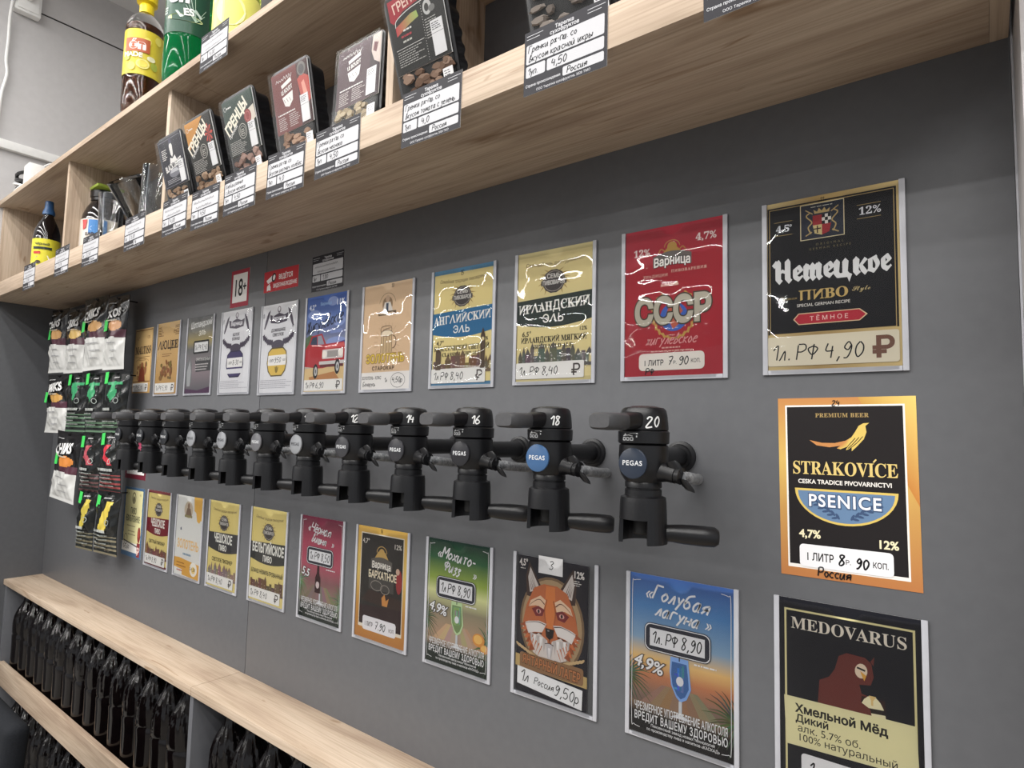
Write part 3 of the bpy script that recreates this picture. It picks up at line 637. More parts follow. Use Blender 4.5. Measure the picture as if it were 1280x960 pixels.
def a_strak():
    A = Art(); A.grad(0, 0, 148, 210, [(0, (204, 132, 66)), (.35, (222, 180, 84)), (.62, (206, 150, 70)), (1, (192, 116, 58))]); A.poly([(90, 0), (148, 0), (148, 120)], None, [(206, 150, 60), (240, 206, 100), (206, 124, 48)])
    A.rect(8.5, 8.5, 137, 200, (240, 234, 226)).rect(10.5, 10.5, 135, 196, (33, 29, 30))
    gold, ora = (224, 190, 84), (206, 132, 66)
    # bird
    A.poly([(36, 50), (50, 53), (64, 53), (76, 50), (82, 46), (86, 40), (90, 33), (95, 30), (101, 29.5), (97, 33), (98, 40), (95, 48), (88, 56), (82, 62), (82, 58), (76, 61), (77, 57), (70, 60), (66, 59), (70, 56), (58, 58), (44, 56)], None,
           [ora]*4+[gold]*10+[gold]*4+[ora]*4)
    for k in range(3): A.line([(94-k*4, 45+k*1), (88-k*4, 52+k), (80-k*2, 59)], .8, (33, 29, 30), 5)
    hc = [(18+110*t_/20, 107) for t_ in range(21)]; arc = [(73+55*math.cos(R(a)), 107+40*math.sin(R(a))) for a in range(0, 181, 9)]
    A.poly(hc+arc, gold); A.poly([(21+104*t_/20, 109.5) for t_ in range(21)]+[(73+51.5*math.cos(R(a)), 109.5+35*math.sin(R(a))) for a in range(0, 181, 9)], (98, 132, 172))
    for s_ in (-1, 1):
        for k in range(6): A.ell(73+s_*(8+k*5), 137-k*3.4, 4, 1.6, (60, 84, 124), 8, rot=s_*(-60+k*6)); A.ell(73+s_*(11+k*5), 139-k*3.4, 4, 1.4, (60, 84, 124), 8, rot=s_*10)
    A.L('lettering').hand('24', 62, 9.5, 6, wd=.9).text('PREMIUM BEER', 72, 23, 4.8, (170, 140, 82), style='serif', track=.05).text('STRAKOVICE', 72, 90, 15.5, (224, 194, 108), style='serif', maxw=113, bold=.005)
    A.line([(104, 74), (107, 70.5)], 1.7, (224, 194, 108)); A.text('CESKA TRADICE PIVOVARNICTVI', 72, 101, 4.9, (236, 230, 222), maxw=100, bold=.025)
    A.text('PSENICE', 72, 127, 14, (240, 240, 244), track=.08, maxw=78, bold=.02, out=((60, 84, 124), .05)); A.text('4,7%', 34, 164, 9, (238, 226, 182), bold=.03, maxw=30).text('12%', 116, 168, 9, (238, 226, 182), bold=.03, maxw=27)
    A.L('price_slip').rr(22, 172, 121, 198, 4.5, (236, 235, 238)).text('1 ЛИТР', 29, 190, 8.6, (40, 38, 40), al='l', sx=.72, bold=.022).hand('8', 64, 192, 12, wd=1.9).text('Р.', 75, 190, 5, (40, 38, 40)).hand('90', 82, 193, 11, wd=1.9).text('КОП.', 108, 190, 6, (40, 38, 40), sx=.8, bold=.02)
    A.hand('Россия', 42, 207, 10, wd=1.5, maxw=42); return A
def a_bear():
    A = Art(); A.rect(0, 0, 148, 210, (26, 27, 36)); A.frame(9, 12, 139, 206, 2.2, (228, 216, 150)); c = (112, 48, 42)
    A.poly([(66, 55), (74, 50), (92, 51), (98, 56), (100, 70), (97, 79), (86, 81), (88, 90), (98, 92), (102, 104), (104, 118), (100, 134), (92, 148), (60, 146), (48, 134), (44, 112), (46, 86), (56, 80), (62, 70)], c)
    A.ell(88, 66, 6, 8, (226, 204, 176), 16, rot=10); A.line([(84, 63), (92, 65)], 2, INK); A.poly([(87, 66), (93, 70), (91, 76), (89, 72)], (226, 160, 50)); A.poly([(97, 54), (101, 48), (100, 58)], c)
    A.poly([(88, 92), (110, 92), (112, 122), (92, 128), (86, 108)], (58, 34, 30)); A.ell(98, 116, 13, 26, (232, 222, 176), 20)
    for k in range(3): A.poly([(86, 104+k*12), (111, 102+k*12), (111, 107+k*12), (86, 109+k*12)], (38, 30, 30))
    A.poly([(95, 90), (102, 90), (99, 95), (99, 100), (97, 100), (97, 95)], (224, 186, 110)); A.poly([(66, 100), (82, 96), (96, 104), (98, 114), (84, 118), (70, 112)], c)
    A.L('lettering').text('MEDOVARUS', 74, 34, 13.5, (232, 222, 204), style='serif', maxw=116, bold=.0)
    A.L('price_slip').poly([(8, 112), (138, 110), (140, 162), (10, 166)], (230, 222, 166)); k_ = (44, 42, 40)
    A.text('Хмельной Мёд', 20, 128, 9, k_, al='l', bold=.035, maxw=94).text('Дикий', 20, 138.5, 8, k_, al='l', bold=.025).text('алк. 5.7% об.', 22, 149, 8, k_, al='l', bold=.0).text('100% натуральный', 22, 159, 8, k_, al='l', bold=.0)
    A.rr(26, 172, 122, 198, 4, (234, 233, 236)); A.hand('1л 9,90', 34, 192, 12, wd=1.6); return A
def frond(A, x, y, a0, a1, n, l, col):
    for k in range(n): a = R(a0+(a1-a0)*k/(n-1)); q = l*rnd.uniform(.7, 1.1); A.line([(clampx(A, x), y), (clampx(A, x+q*.6*math.cos(a)), y+q*.6*math.sin(a)), (clampx(A, x+q*math.cos(a)), y+q*math.sin(a)+l*.12)], 3.2, tuple(c+rnd.randint(-12, 26) for c in col), 3, True)
def a_cocktail(stops, drink, title, price, abv, leaf, wood_=(150, 120, 94), foot=(30, 28, 30), bottle=False, fruit=None, small=False):
    A = Art(); A.grad(0, 0, 148, 210, stops)
    for k in range(8): A.poly([(74+(k-4)*6, 140), (74+(k-3)*6, 140), (74+(k-3)*18.4, 186), (74+(k-4)*18.4, 186)], tuple(c+rnd.randint(-16, 16) for c in wood_))
    A.grad(0, 168, 148, 210, [(0, wood_), (.35, foot), (1, foot)])
    frond(A, -4, 136, -70, 75, 15, 44, leaf); frond(A, 152, 160, 110, 250, 15, 46, leaf)
    for x, y, r in fruit or []: A.ell(x, y, r, r*.8, (230, 150, 60)).ell(x-1, y-1, r*.7, r*.55, (244, 190, 90))
    g = tuple(min(255, c+70) for c in drink); A0 = A; A = Art(); A.n = A0.n
    if bottle: A.poly([(64, 88), (70, 88), (71, 106), (76, 116), (76, 146), (58, 146), (58, 116), (63, 106)], drink); A.ell(67, 130, 6, 7, (220, 200, 200))
    else:
        A.poly([(62, 92), (86, 92), (88, 112), (90, 128), (84, 142), (76, 147), (70, 142), (63, 128), (61, 112)], g); A.poly([(64, 98), (84, 98), (86, 114), (87, 128), (82, 139), (76, 143), (71, 139), (65, 128), (63, 114)], drink)
        for k in range(12): A.rr(66+rnd.uniform(0, 12), 100+rnd.uniform(0, 30), 71+rnd.uniform(0, 12), 105+rnd.uniform(0, 30), .8, tuple(min(255, c+rnd.randint(-20, 60)) for c in drink))
        A.ell(75, 121, 5, 6, (226, 226, 230)); A.rect(73.5, 90, 75, 96, (60, 60, 60))
    A.rect(73.5, 146, 78, 163, (206, 210, 216)).poly([(62, 168), (74, 162), (78, 162), (90, 168)], (214, 216, 222))
    for v in A.layers['picture'].v: A0.layers['picture'].v.append((v[0], v[1]+8, v[2]))
    b0 = len(A0.layers['picture'].v)-len(A.layers['picture'].v); A0.layers['picture'].f += [tuple(i+b0 for i in f) for f in A.layers['picture'].f]; A0.layers['picture'].c += A.layers['picture'].c; A0.n = A.n; A = A0
    wh = (238, 238, 240); A.L('lettering')
    for s_, x in ((1, 7), (-1, 141)): A.line([(x+s_*12, 8), (x+s_*3, 10), (x, 17), (x, 100), (x, 193), (x+s_*3, 200), (x+s_*12, 202)], .8, wh, 4)
    hs = .62
    A.text('«', 30, 30, 14, wh, shear=.2, rot=6); A.hand(title[0], 36, 30, 19, wh, 2.5, .3, 6, maxw=78, jit=.1); A.hand(title[1], 40, 51, 17, wh, 2.4, .3, 6, maxw=64, jit=.1); A.text('»', 112, 56, 12, wh, shear=.2, rot=6)
    A.text(abv, 9, 121, 16, wh, al='l', shear=.15, rot=10, maxw=42, bold=.02, out=((70, 60, 60), .05)); A.bars(94, 124, 102, 1, 3, 2, wh)
    A.text('ЧРЕЗМЕРНОЕ УПОТРЕБЛЕНИЕ АЛКОГОЛЯ', 74, 179, 10, wh, sx=.5, bold=.015, maxw=126).text('ВРЕДИТ ВАШЕМУ ЗДОРОВЬЮ', 74, 191.5, 10, wh, sx=.62, bold=.02, maxw=126, track=.08).text('Пензенский завод новых технологий', 78, 197, 3.6, wh, maxw=86).text('по производству пива и напитков «КАСКАД»', 78, 202.5, 3.6, wh, maxw=98)
    A.L('price_slip').rr(25, 62, 116, 99, 9, (44, 46, 60)).rr(26, 63, 115, 98, 8, wh).rr(27, 64, 114, 97, 8, (44, 46, 60)).rect(33, 69, 108, 92, (230, 230, 234)).hand(price, 36, 88, 15, wd=1.5, maxw=68)
    return A
def a_lagoon(): return a_cocktail([(0, (60, 100, 178)), (.2, (74, 134, 196)), (.4, (132, 168, 200)), (.52, (236, 190, 110)), (.62, (206, 126, 80)), (.75, (140, 110, 96)), (1, (60, 50, 48))], (58, 106, 176), ('Голубая', 'лагуна'), '1л. РФ 8,90', '4,9%', (72, 92, 62))
def a_mojito(): return a_cocktail([(0, (20, 46, 40)), (.15, (40, 104, 58)), (.32, (150, 176, 60)), (.42, (216, 220, 150)), (.55, (150, 140, 110)), (.75, (186, 150, 120)), (1, (60, 50, 44))], (120, 150, 90), ('Мохито-', 'Физз'), '1л РФ 8,90', '4,9%', (64, 96, 54), (196, 160, 128), (26, 40, 32), fruit=[(124, 152, 13), (137, 164, 9)])
def a_cherry(): return a_cocktail([(0, (116, 34, 60)), (.25, (186, 64, 92)), (.45, (196, 80, 104)), (.62, (150, 96, 100)), (.8, (150, 130, 110)), (1, (50, 60, 50))], (60, 20, 26), ('Чёрная', 'вишня'), '1л РФ 8,50', '5,5', (92, 128, 84), (150, 128, 110), (36, 46, 40), bottle=True)
def fox():
    A = Art(128, 206); A.rect(0, 0, 128, 206, (30, 28, 40)); A.ell(64, 96, 58, 70, (126, 98, 68), 32).ell(64, 96, 54, 66, (176, 146, 104), 32).ell(64, 96, 46, 58, (120, 92, 66), 32)
    o, d, wq = (200, 104, 54), (60, 34, 28), (226, 220, 216)
    for s_ in (-1, 1):
        X = lambda p: [(62+s_*x, y) for x, y in p]
        A.poly(X([(40, 8), (46, 30), (44, 60), (28, 62), (16, 44)]), (70, 48, 42)); A.poly(X([(38, 16), (42, 32), (38, 54), (26, 50), (22, 42)]), (206, 196, 190))
        for k in range(4): A.line(X([(26+k*3, 50), (36+k, 24+k*4)]), 1.2, (90, 60, 50), taper=True)
    A.poly([(62-30, 46), (62-12, 38), (62+12, 38), (62+30, 46), (62+44, 74), (62+50, 100), (62+40, 124), (62+20, 136), (62, 150), (62-20, 136), (62-40, 124), (62-50, 100), (62-44, 74)], o)
    A.poly([(54, 40), (70, 40), (72, 74), (66, 104), (58, 104), (52, 74)], (222, 122, 52))
    for s_ in (-1, 1):
        X = lambda p: [(62+s_*x, y) for x, y in p]
        A.poly(X([(8, 62), (18, 56), (36, 66), (40, 76), (26, 72), (12, 76)]), (232, 196, 160)); A.poly(X([(10, 76), (22, 72), (34, 78), (26, 88), (14, 86)]), (130, 40, 44)); A.ell(62+s_*21, 80, 4.6, 3.4, (222, 160, 150), 10).ell(62+s_*21, 80, 2, 3, (30, 20, 24), 8)
        A.poly(X([(6, 96), (20, 94), (40, 98), (52, 104), (44, 118), (28, 112), (14, 110)]), wq); A.line(X([(14, 112), (30, 114), (44, 118)]), 2.4, d, taper=True)
        A.poly(X([(4, 120), (20, 112), (36, 124), (30, 142), (12, 150), (0, 160)]), (216, 206, 200))
        for k in range(5): A.line(X([(34-k*5, 118+k*3), (38-k*4, 132+k*4)]), 2, o, taper=True)
    for s_ in (-1, 1):
        X = lambda p: [(62+s_*x, y) for x, y in p]
        A.line(X([(10, 68), (20, 62), (34, 70), (42, 80)]), 1.6, (96, 40, 34), 4, True); A.line(X([(8, 98), (22, 96), (40, 100), (54, 106)]), 1.4, d, 4, True); A.line(X([(6, 60), (10, 80), (7, 100)]), 1.2, (140, 66, 34), 4, True)
        for k in range(7): A.poly(X([(46-k*2, 100+k*5), (56-k*3, 106+k*6), (44-k*3, 108+k*5)]), (214, 110, 58) if k % 2 else (166, 78, 40))
        for k in range(5): A.poly(X([(6+k*6, 118-k), (10+k*6, 138-k*3), (12+k*6, 118-k)]), (236, 232, 230) if k % 2 else (190, 180, 178))
    A.poly([(56, 124), (68, 124), (66, 140), (62, 150), (58, 140)], (196, 190, 192)); A.poly([(60, 130), (64, 130), (62, 148)], (232, 228, 228))
    A.poly([(54, 102), (70, 102), (68, 114), (62, 118), (56, 114)], (36, 26, 28)); A.ell(60, 105, 2, 1.2, (150, 140, 140), 8); A.line([(62, 118), (62, 123), (54, 125)], 1, d); A.line([(62, 123), (70, 125)], 1, d)
    for s_ in (-1, 1):
        for k in range(8): A.ell(62+s_*(20+k*5.4), 150-k*2, 5, 2, (206, 172, 120), 8, rot=s_*(-40))
    A.poly([(-0, 150), (128, 156), (128, 172), (0, 168)], (196, 164, 98)); A.rr(8, 146, 122, 170, 4, (150, 108, 70))
    A.L('lettering').text('4,5°', 12, 15, 10, wq, bold=.03, sx=.7).text('12%', 112, 20, 10, wq, bold=.03, sx=.8).bars(6, 16, 19, 1, 2, 1, wq).bars(104, 118, 24, 3, 3, 1.2, wq)
    A.text('ЯНТАРНЫЙ ЛАГЕР', 65, 164, 13, (196, 120, 66), bold=.03, maxw=104, out=((80, 52, 36), .05), rot=3)
    A.L('price_slip').rect(40, -4, 84, 22, (232, 231, 232)).hand('3', 60, 14, 12, wd=1.2); A.poly([(4, 168), (121, 176), (120, 204), (4, 194)], (234, 234, 236)).hand('1л', 10, 188, 16, wd=1.5, rot=4).hand('Россия', 36, 188, 10, wd=1.1, rot=4).hand('9,50р', 72, 194, 15, wd=1.4, rot=4, maxw=46)
    return A
def a_velvet():
    A = Art(); A.grad(0, 0, 148, 210, [(0, (226, 176, 70)), (.4, (236, 200, 96)), (.7, (214, 150, 56)), (1, (196, 124, 50))]); A.rect(13, 12, 135, 190, (236, 226, 206)).rect(15, 14, 133, 184, (44, 40, 38))
    g = (206, 164, 80); A.ell(74, 46, 8, 8, g); A.ring(74, 46, 14, 12, 1.6, g, 180, 360); A.poly([(54, 58), (64, 44), (84, 44), (94, 58)], g); A.poly([(44, 62)]+[(44+60*k/8, 60-6*math.sin(PI*k/8)) for k in range(9)]+[(104, 76), (44, 76)], (96, 90, 84))
    A.ell(124, 92, 8, 22, (170, 46, 50)); A.ell(120, 74, 5, 6, (214, 176, 150)); A.rect(40, 94, 110, 116, (74, 70, 66))
    A.ring(62, 108, 16, 9, 1.4, (150, 140, 130)); A.ring(86, 112, 12, 8, 1.4, (150, 140, 130))
    A.poly([(20, 140), (40, 118), (132, 124), (132, 146)], (60, 40, 34)); A.poly([(15, 150), (133, 142), (133, 184), (15, 184)], (52, 30, 32)); A.poly([(78, 128), (86, 120), (90, 132), (98, 126), (94, 142), (80, 142)], (214, 140, 60))
    A.L('lettering').text('4,7°', 28, 32, 9, (230, 222, 210)).text('12%', 118, 34, 9, (230, 222, 210)).text('Варница', 74, 74, 12, (240, 234, 224), bold=.03, maxw=54, arc=2).text('БАРХАТНОЕ', 78, 94, 13, (236, 222, 190), bold=.035, maxw=80, sx=.8); A.hand('16', 68, 9, 7)
    A.L('price_slip').rr(26, 168, 120, 194, 5, (236, 234, 238)).text('1 ЛИТР', 32, 186, 8, (60, 50, 54), al='l', sx=.6, bold=.02).hand('7.90', 62, 188, 13, wd=1.6).text('КОП', 108, 186, 6, (60, 50, 54), sx=.8); return A
def a_white_orange():
    A = Art(); A.rect(0, 0, 148, 210, (220, 220, 216)); A.poly([(96, 0), (148, 0), (148, 60), (136, 58), (130, 66), (118, 62), (110, 40), (100, 36)], (232, 178, 70)); A.poly([(0, 166), (30, 164), (148, 172), (148, 210), (0, 206)], (226, 166, 62)); A.poly([(0, 190), (50, 194), (50, 208), (0, 206)], (226, 226, 222)); A.ell(112, 186, 20, 18, (236, 232, 222)).ell(112, 188, 10, 9, (240, 206, 120))
    A.ell(68, 36, 24, 22, (200, 184, 160)); A.ell(68, 26, 6, 8, (150, 116, 92)); A.poly([(52, 54), (60, 32), (78, 32), (88, 54)], (134, 108, 86)); A.rect(48, 50, 90, 56, (150, 140, 90)); A.poly([(28, 86), (34, 84), (36, 92), (28, 92)], (96, 100, 120))
    A.L('lettering').text('ЗОЛОТЕНЬ', 74, 138, 22, (236, 190, 116), bold=.03, maxw=122, sx=.7).bars(50, 104, 150, 1, 5, 5, (120, 150, 176)); A.bars(18, 70, 176, 2, 8, 3, (170, 110, 40)).bars(20, 52, 196, 1, 4, 3, (200, 80, 60)); A.L('price_slip').hand('1л 4,50', 92, 190, 8, wd=1); return A
def a_wax():
    A = Art(); A.rect(0, 0, 148, 210, (66, 102, 140)); A.poly([(10+rnd.uniform(-1.5, 1.5) if s_ == 0 else (138+rnd.uniform(-1.5, 1.5)), y) for s_, ys in ((0, range(8, 186, 8)), (1, range(184, 4, -8))) for y in ys], (222, 214, 152)); A.rect(4, 168, 132, 196, (226, 224, 220))
    A.ring(74, 32, 12, 16, 3.5, (90, 82, 60)); A.ell(74, 36, 7, 9, (96, 88, 64)); A.ring(30, 160, 12, 16, 2, (110, 100, 80)); A.poly([(14, 162), (120, 174), (120, 178), (14, 166)], (80, 80, 76)); A.ell(126, 140, 11, 24, (138, 44, 40)); A.ell(125, 136, 7, 12, (168, 66, 56)); A.rect(116, 164, 138, 206, (140, 46, 50))
    A.L('lettering').text('ПИВО', 76, 80, 18, (78, 80, 60), bold=.03, sx=.6).text('НЕФИЛЬТРОВАННОЕ', 74, 104, 18, (78, 80, 60), bold=.03, maxw=104); A.bars(34, 116, 116, 1, 5, 3, (150, 140, 100)).bars(44, 106, 132, 2, 10, 3, (150, 140, 100)); A.text('12%', 30, 24, 7, (150, 140, 100)).text('4,5', 120, 24, 7, (150, 140, 100)); A.text('₽', 126, 200, 22, (228, 200, 190), style='serif', bold=.02); A.L('price_slip').hand('1л 5,60', 14, 188, 12, wd=1.4); return A
def a_maroon():
    A = Art(); A.rect(0, 0, 148, 210, (120, 30, 50)); A.rect(12, 14, 136, 196, (232, 230, 228)); A.poly([(78, 92), (118, 92), (122, 120), (96, 128), (82, 118)], (222, 80, 120)); A.L('price_slip').hand('1л 8,90', 24, 186, 16, wd=1.6); return A
# ------------------------------------------------------------------ posters on the wall
PW, PH = .1533, .216
def cover_mesh(seed, amp):
    q = random.Random(seed); m = MB(); nx, nz = 18, 44; w_, h_ = PW-.006, PH-.004
    ph = [q.uniform(0, 6.3) for _ in range(8)]; rows = []
    for j in range(nz+1):
        v = j/nz; row = []
        for i in range(nx+1):
            u = i/nx; top = h_
            if abs(u-.5) < .085: top -= .011*math.sqrt(max(0, 1-((u-.5)/.085)**2))
            e = min(1, 6*u, 6*(1-u)); e = e*e*(3-2*e); g = min(1, (1-v)*6)
            d = e*(.0012+.0005*math.sin(2.1*PI*v+ph[0]))
            d += amp*e*(math.sin(9*v+1.1*u*math.sin(ph[5])+ph[1])*.5+.30*math.sin(19*v-1.2*u+ph[2])+.12*math.sin(37*v+1.8*u+ph[3]))*g
            d += amp*.2*math.sin(6*u+ph[4]+3*v)*e
            row.append(((u-.5)*w_+PW/2, -.0031-max(-.0008, d), .002+v*(top-.002)))
        rows.append(row)
    for j in range(nz):
        for i in range(nx): m.face([rows[j][i], rows[j][i+1], rows[j+1][i+1], rows[j+1][i]])
    me = m.mesh('clear_cover', 180); bm = bmesh.new(); bm.from_mesh(me); bmesh.ops.remove_doubles(bm, verts=bm.verts, dist=1e-6); bm.to_mesh(me); bm.free()
    return me
def sheet(root, A, x0, z0, y=-.0012, mat='paper', th=.0004):
    c = obj('card', MB().box(0, A.w/1000, -th, 0, 0, A.h/1000), M['white'], root, (x0, y, z0))
    A.build(c, M[mat], y0=-th-1e-5); return c
_strips = []
def pocket(name, label, x, z, A, seed, amp=.0006, dx=None, dz=.0055):
    t = thing(name, label, 'poster', (x, 0, z), group=None)
    sheet(t, A, (PW-A.w/1000)/2 if dx is None else dx, dz)
    if not _strips:
        _strips.append(MB().box(0, .0062, -.0034, 0, 0, PH).mesh('side_strip', 30, .0008)); _strips.append(MB().box(.0062, PW-.0062, -.0034, 0, 0, .0058).mesh('bottom_strip', 30, .0008))
    link('side_strip', _strips[0], M['strip'], t); link('side_strip', _strips[0], M['strip'], t, (PW-.0062, 0, 0)); link('bottom_strip', _strips[1], M['strip'], t)
    link('clear_cover', cover_mesh(seed, amp), M['cover'], t); return t
def bare(name, label, cat, x, z, A, rot=0):
    t = thing(name, label, cat, (x, 0, z), (0, rot, 0)); sheet(t, A, 0, 0, -.0002); return t
N = 'beer_poster'
pocket(N, 'gold bordered black poster with a shield crest and white gothic lettering', -.0115, .0715, a_german(), 1, .00022)
pocket(N, 'all red poster with big grey letters over a blue globe', -.208, .070, a_ussr(), 2, .0006)
pocket(N, 'cream poster with a dark green band and an old stone building', -.4035, .069, a_irish(), 3, .0004)
pocket(N, 'cream poster with a bright blue band and a clock tower skyline', -.597, .0675, a_english(), 4, .0004)
pocket(N, 'peach poster with a line drawing of a beer mug', -.795, .0645, a_mug(), 5, .00025)
pocket(N, 'blue sky poster with a red vintage car', -.9925, .0643, a_car(), 6, .00025)
pocket(N, 'white poster with hop leaves and a yellow barrel shape', -1.1755, .065, a_hops((226, 188, 70), ('9.50',), ('ДОМАШНЕЕ', 'СВЕТЛОЕ'), True), 7, .00025)
pocket(N, 'white poster with hop leaves and a dark purple barrel shape', -1.3665, .069, a_hops((74, 66, 112), ('8-30',), ('БЕЛОЕ', 'БЛАНШ')), 8, .00025)
pocket(N, 'grey poster with a stone tower and a black framed price', -1.556, .0705, a_scot(), 9, .00025)
pocket(N, 'plain tan sepia poster in a pocket with a white price slip', -1.7485, .072, a_sepia('ЛЮЦЕЕ', 3, '1л РФ 5,90'), 10, .0003)
bare(N, 'tan sepia poster with a reddish figure, leftmost of the upper row', 'poster', -1.906, .0832, a_sepia('MALTISS', 5, '1л РФ 5,90', True)).scale = (.86, 1, .95)
pocket(N, 'poster of a blue cocktail on a sunset beach deck', -.1955, -.4105, a_lagoon(), 11, .0003)
pocket(N, 'black poster with an orange fox head', -.393, -.4105, fox(), 12, .0003, .009, .0062)
pocket(N, 'green palm beach poster with a tall cocktail glass', -.588, -.4115, a_mojito(), 13, .0004)
pocket(N, 'orange bordered poster with a dark still life picture', -.783, -.4113, a_velvet(), 14, .0005)
pocket(N, 'crimson poster with a dark bottle among green leaves', -.9715, -.411, a_cherry(), 15, .0003)
Y = (226, 206, 120)
pocket(N, 'yellow poster with a dark grey band and two brown domes', -1.171, -.412, sem(Y, (62, 62, 60), ('БЕЛЬГИЙСКОЕ', 'ПИВО'), 'БЛАНШ НЕФИЛЬТРОВАННЫЙ', '1л РФ 8,40', seed=21, tone=(112, 84, 66)), 16, .0006)
pocket(N, 'yellow poster with a dark grey band and a pale city skyline', -1.3715, -.4135, sem(Y, (66, 64, 66), ('ЧЕШСКОЕ', 'ПИВО'), 'СВЕТЛОЕ ПИЛЗНЕР', '1л РФ 8,40', seed=22, tone=(150, 124, 110)), 17, .0007)
pocket(N, 'white poster with orange paint patches', -1.553, -.415, a_white_orange(), 18, .0003)
pocket(N, 'yellow poster with a dark red band and red castle skyline', -1.737, -.4155, sem(Y, (134, 32, 44), ('ЧЕШСКОЕ', 'ПИВО'), 'СВЕТЛЫЙ ПИЛЗНЕР', '1л РФ 8,90', edge=(120, 50, 56), seed=23, tone=(128, 80, 70)), 19, .0003)
bare(N, 'cream parchment poster with a red wax seal on blue', 'poster', -1.903, -.4075, a_wax()).scale = (.95, 1, .975)
bare(N, 'white poster with a maroon border hidden behind the leftmost taps', 'poster', -1.912, -.1775, a_maroon()).scale = (1.0, 1, .99)
bare(N, 'orange gold bordered black poster with a golden bird', 'poster', .0075, -.1665, a_strak(), R(-.6)).scale = (.955, 1, .995)
pocket(N, 'black poster with a brown bear holding a striped honey pot', -.001, -.4085, a_bear(), 20, .0003)
A = Art(88, 96); A.rect(0, 0, 88, 96, (168, 44, 62)).rect(9, 10, 79, 84, (232, 229, 226)); A.L('lettering').text('18', 36, 67, 44, (22, 20, 22), bold=.012, sx=.74).text('+', 67, 56, 22, (22, 20, 22), bold=.03)
bare('age_sign', 'small red framed white age limit sign', 'sign', -1.331, .2925, A)
A = Art(144, 51); A.rect(0, 0, 144, 51, (198, 40, 48)); wq = (238, 232, 230)
A.poly([(10, 22), (38, 10), (46, 22), (18, 30)], wq).ell(42, 17, 9, 11, (40, 30, 32), rot=20).ell(43, 17, 5, 7, wq, rot=20); A.poly([(14, 36), (22, 32), (30, 38), (30, 48), (22, 46), (14, 48)], wq); A.line([(24, 30), (26, 40)], 3, wq)
A.L('lettering').text('ВЕДЁТСЯ', 92, 24, 11, wq, bold=.025, maxw=58).text('ВИДЕОНАБЛЮДЕНИЕ', 90, 42, 9, wq, bold=.025, maxw=98)
bare('camera_sign', 'small red video surveillance sign with a white camera', 'sign', -1.174, .3133, A)

# ------------------------------------------------------------------ black price tags
def tag_art(l1, l2, qty, price, land, dim=False):
    A = Art(114, 80); d = (42, 41, 47); wq = (188, 188, 192); A.rect(0, 0, 114, 80, d)
    for x0, x1 in ((3, 27), (88, 111)): A.rect(x0, 5, x1, 5.7, wq).rect(x0, 9, x1-5, 9.7, wq)
    A.rr(3, 17, 110, 41, 2, wq).rr(3, 43.5, 31, 58, 2, wq).rr(33.5, 43.5, 110, 58, 2, wq).rr(56, 61, 110, 72, 2, wq)
    A.L('lettering').text('Тарелка', 57, 9, 4.6, wq, bold=.03).text('сухофруктов', 57, 14.8, 4.6, wq, bold=.03).text('Страна происхождения', 3, 70, 3.3, wq, al='l', bold=.02, maxw=50).text('ООО Тарелка сухофруктов, 2020 ТМО', 56, 77.5, 2.9, wq, maxw=76)
    A.L('handwriting')
    if l1: A.hand(l1, 6, 27, 8.2, wd=1.05, maxw=98)
    else: A.scribble(10, 92, 27, 5)
    if l2: A.hand(l2, 7, 38.5, 8.2, wd=1.05, maxw=99)
    else: A.scribble(20, 84, 38, 5)
    A.hand(qty, 6, 55, 8, wd=1.05, maxw=22).hand(price, 40, 55, 9, wd=1.15); A.hand(land, 62, 70, 7.5, wd=1.05, maxw=44); return A
TAGS = [(-2.206, .480, '', '', '1уп', '3,50', 'Рф', 'before the far left end of the shelf'), (-1.912, .485, '', '', '1шт', '4,10', 'Рф', 'in front of the leftmost shelf divider'), (-1.695, .482, '', '', '1шт', '2,60', 'Россия', 'in front of the dark jar with a blue label'),
        (-1.4175, .479, '', '', '1шт', '5,00', 'Рф', 'in front of the drinking glasses'), (-1.213, .478, '', '', '1уп', '4,00', 'Россия', 'in front of the bearded man tray'),
        (-1.079, .468, '', '', '1уп', '4,50', 'Россия', 'in front of the orange labelled tray'), (-.9465, .472, 'Хлебцы ржаные', 'с вкусом чеснока', '1уп', '4,50', 'Россия', 'in front of the green labelled tray'),
        (-.796, .473, 'Гренки рж-пш. со', 'вкусом охотнич. колбас', '1уп', '4,0', 'Россия', 'in front of the dark red labelled tray'), (-.652, .475, 'Гренки рж-пш. со', 'вкусом чеснока', '1уп', '4,50', 'Россия', 'in front of the purple labelled tray'),
        (-.444, .472, 'Гренки рж-пш. со', 'вкусом томата с зеленью', '1уп', '4,0', 'Россия', 'in front of the large red topped tray'), (-.227, .478, 'Гренки рж-пш. со', 'вкусом красной икры', '1уп.', '4,50', 'Россия', 'in front of the second large tray of rusks'),
        (-.005, .483, 'Гренки рж-пш. со', 'вкусом сыра', '1уп.', '4,50', 'Россия', 'cut off at the top edge of the view')]
for x, zt, a, b, q_, p_, c_, where in TAGS:
    t = thing('price_tag', 'black and white price tag '+where, 'price tag', (x, -.2234, zt-.080), (0, R(rnd.uniform(-.8, .8)), 0), 'black price tags along the shelf lip'); sheet(t, tag_art(a, b, q_, p_, c_), 0, 0, 0)
t = thing('price_tag', 'black and white price tag on the edge of the top board, under the green bottle', 'price tag', (-1.083, -.2234, .727), (0, 0, 0)); sheet(t, tag_art('', '', '1шт', '4,00', 'Россия'), 0, 0, 0)
t = thing('price_tag', 'black and white price tag stuck on the wall above the red car poster', 'price tag', (-.977, 0, .2915), (0, R(-.6), 0)); sheet(t, tag_art('', '', '1шт', '1,80', 'Россия'), 0, 0, -.0002)

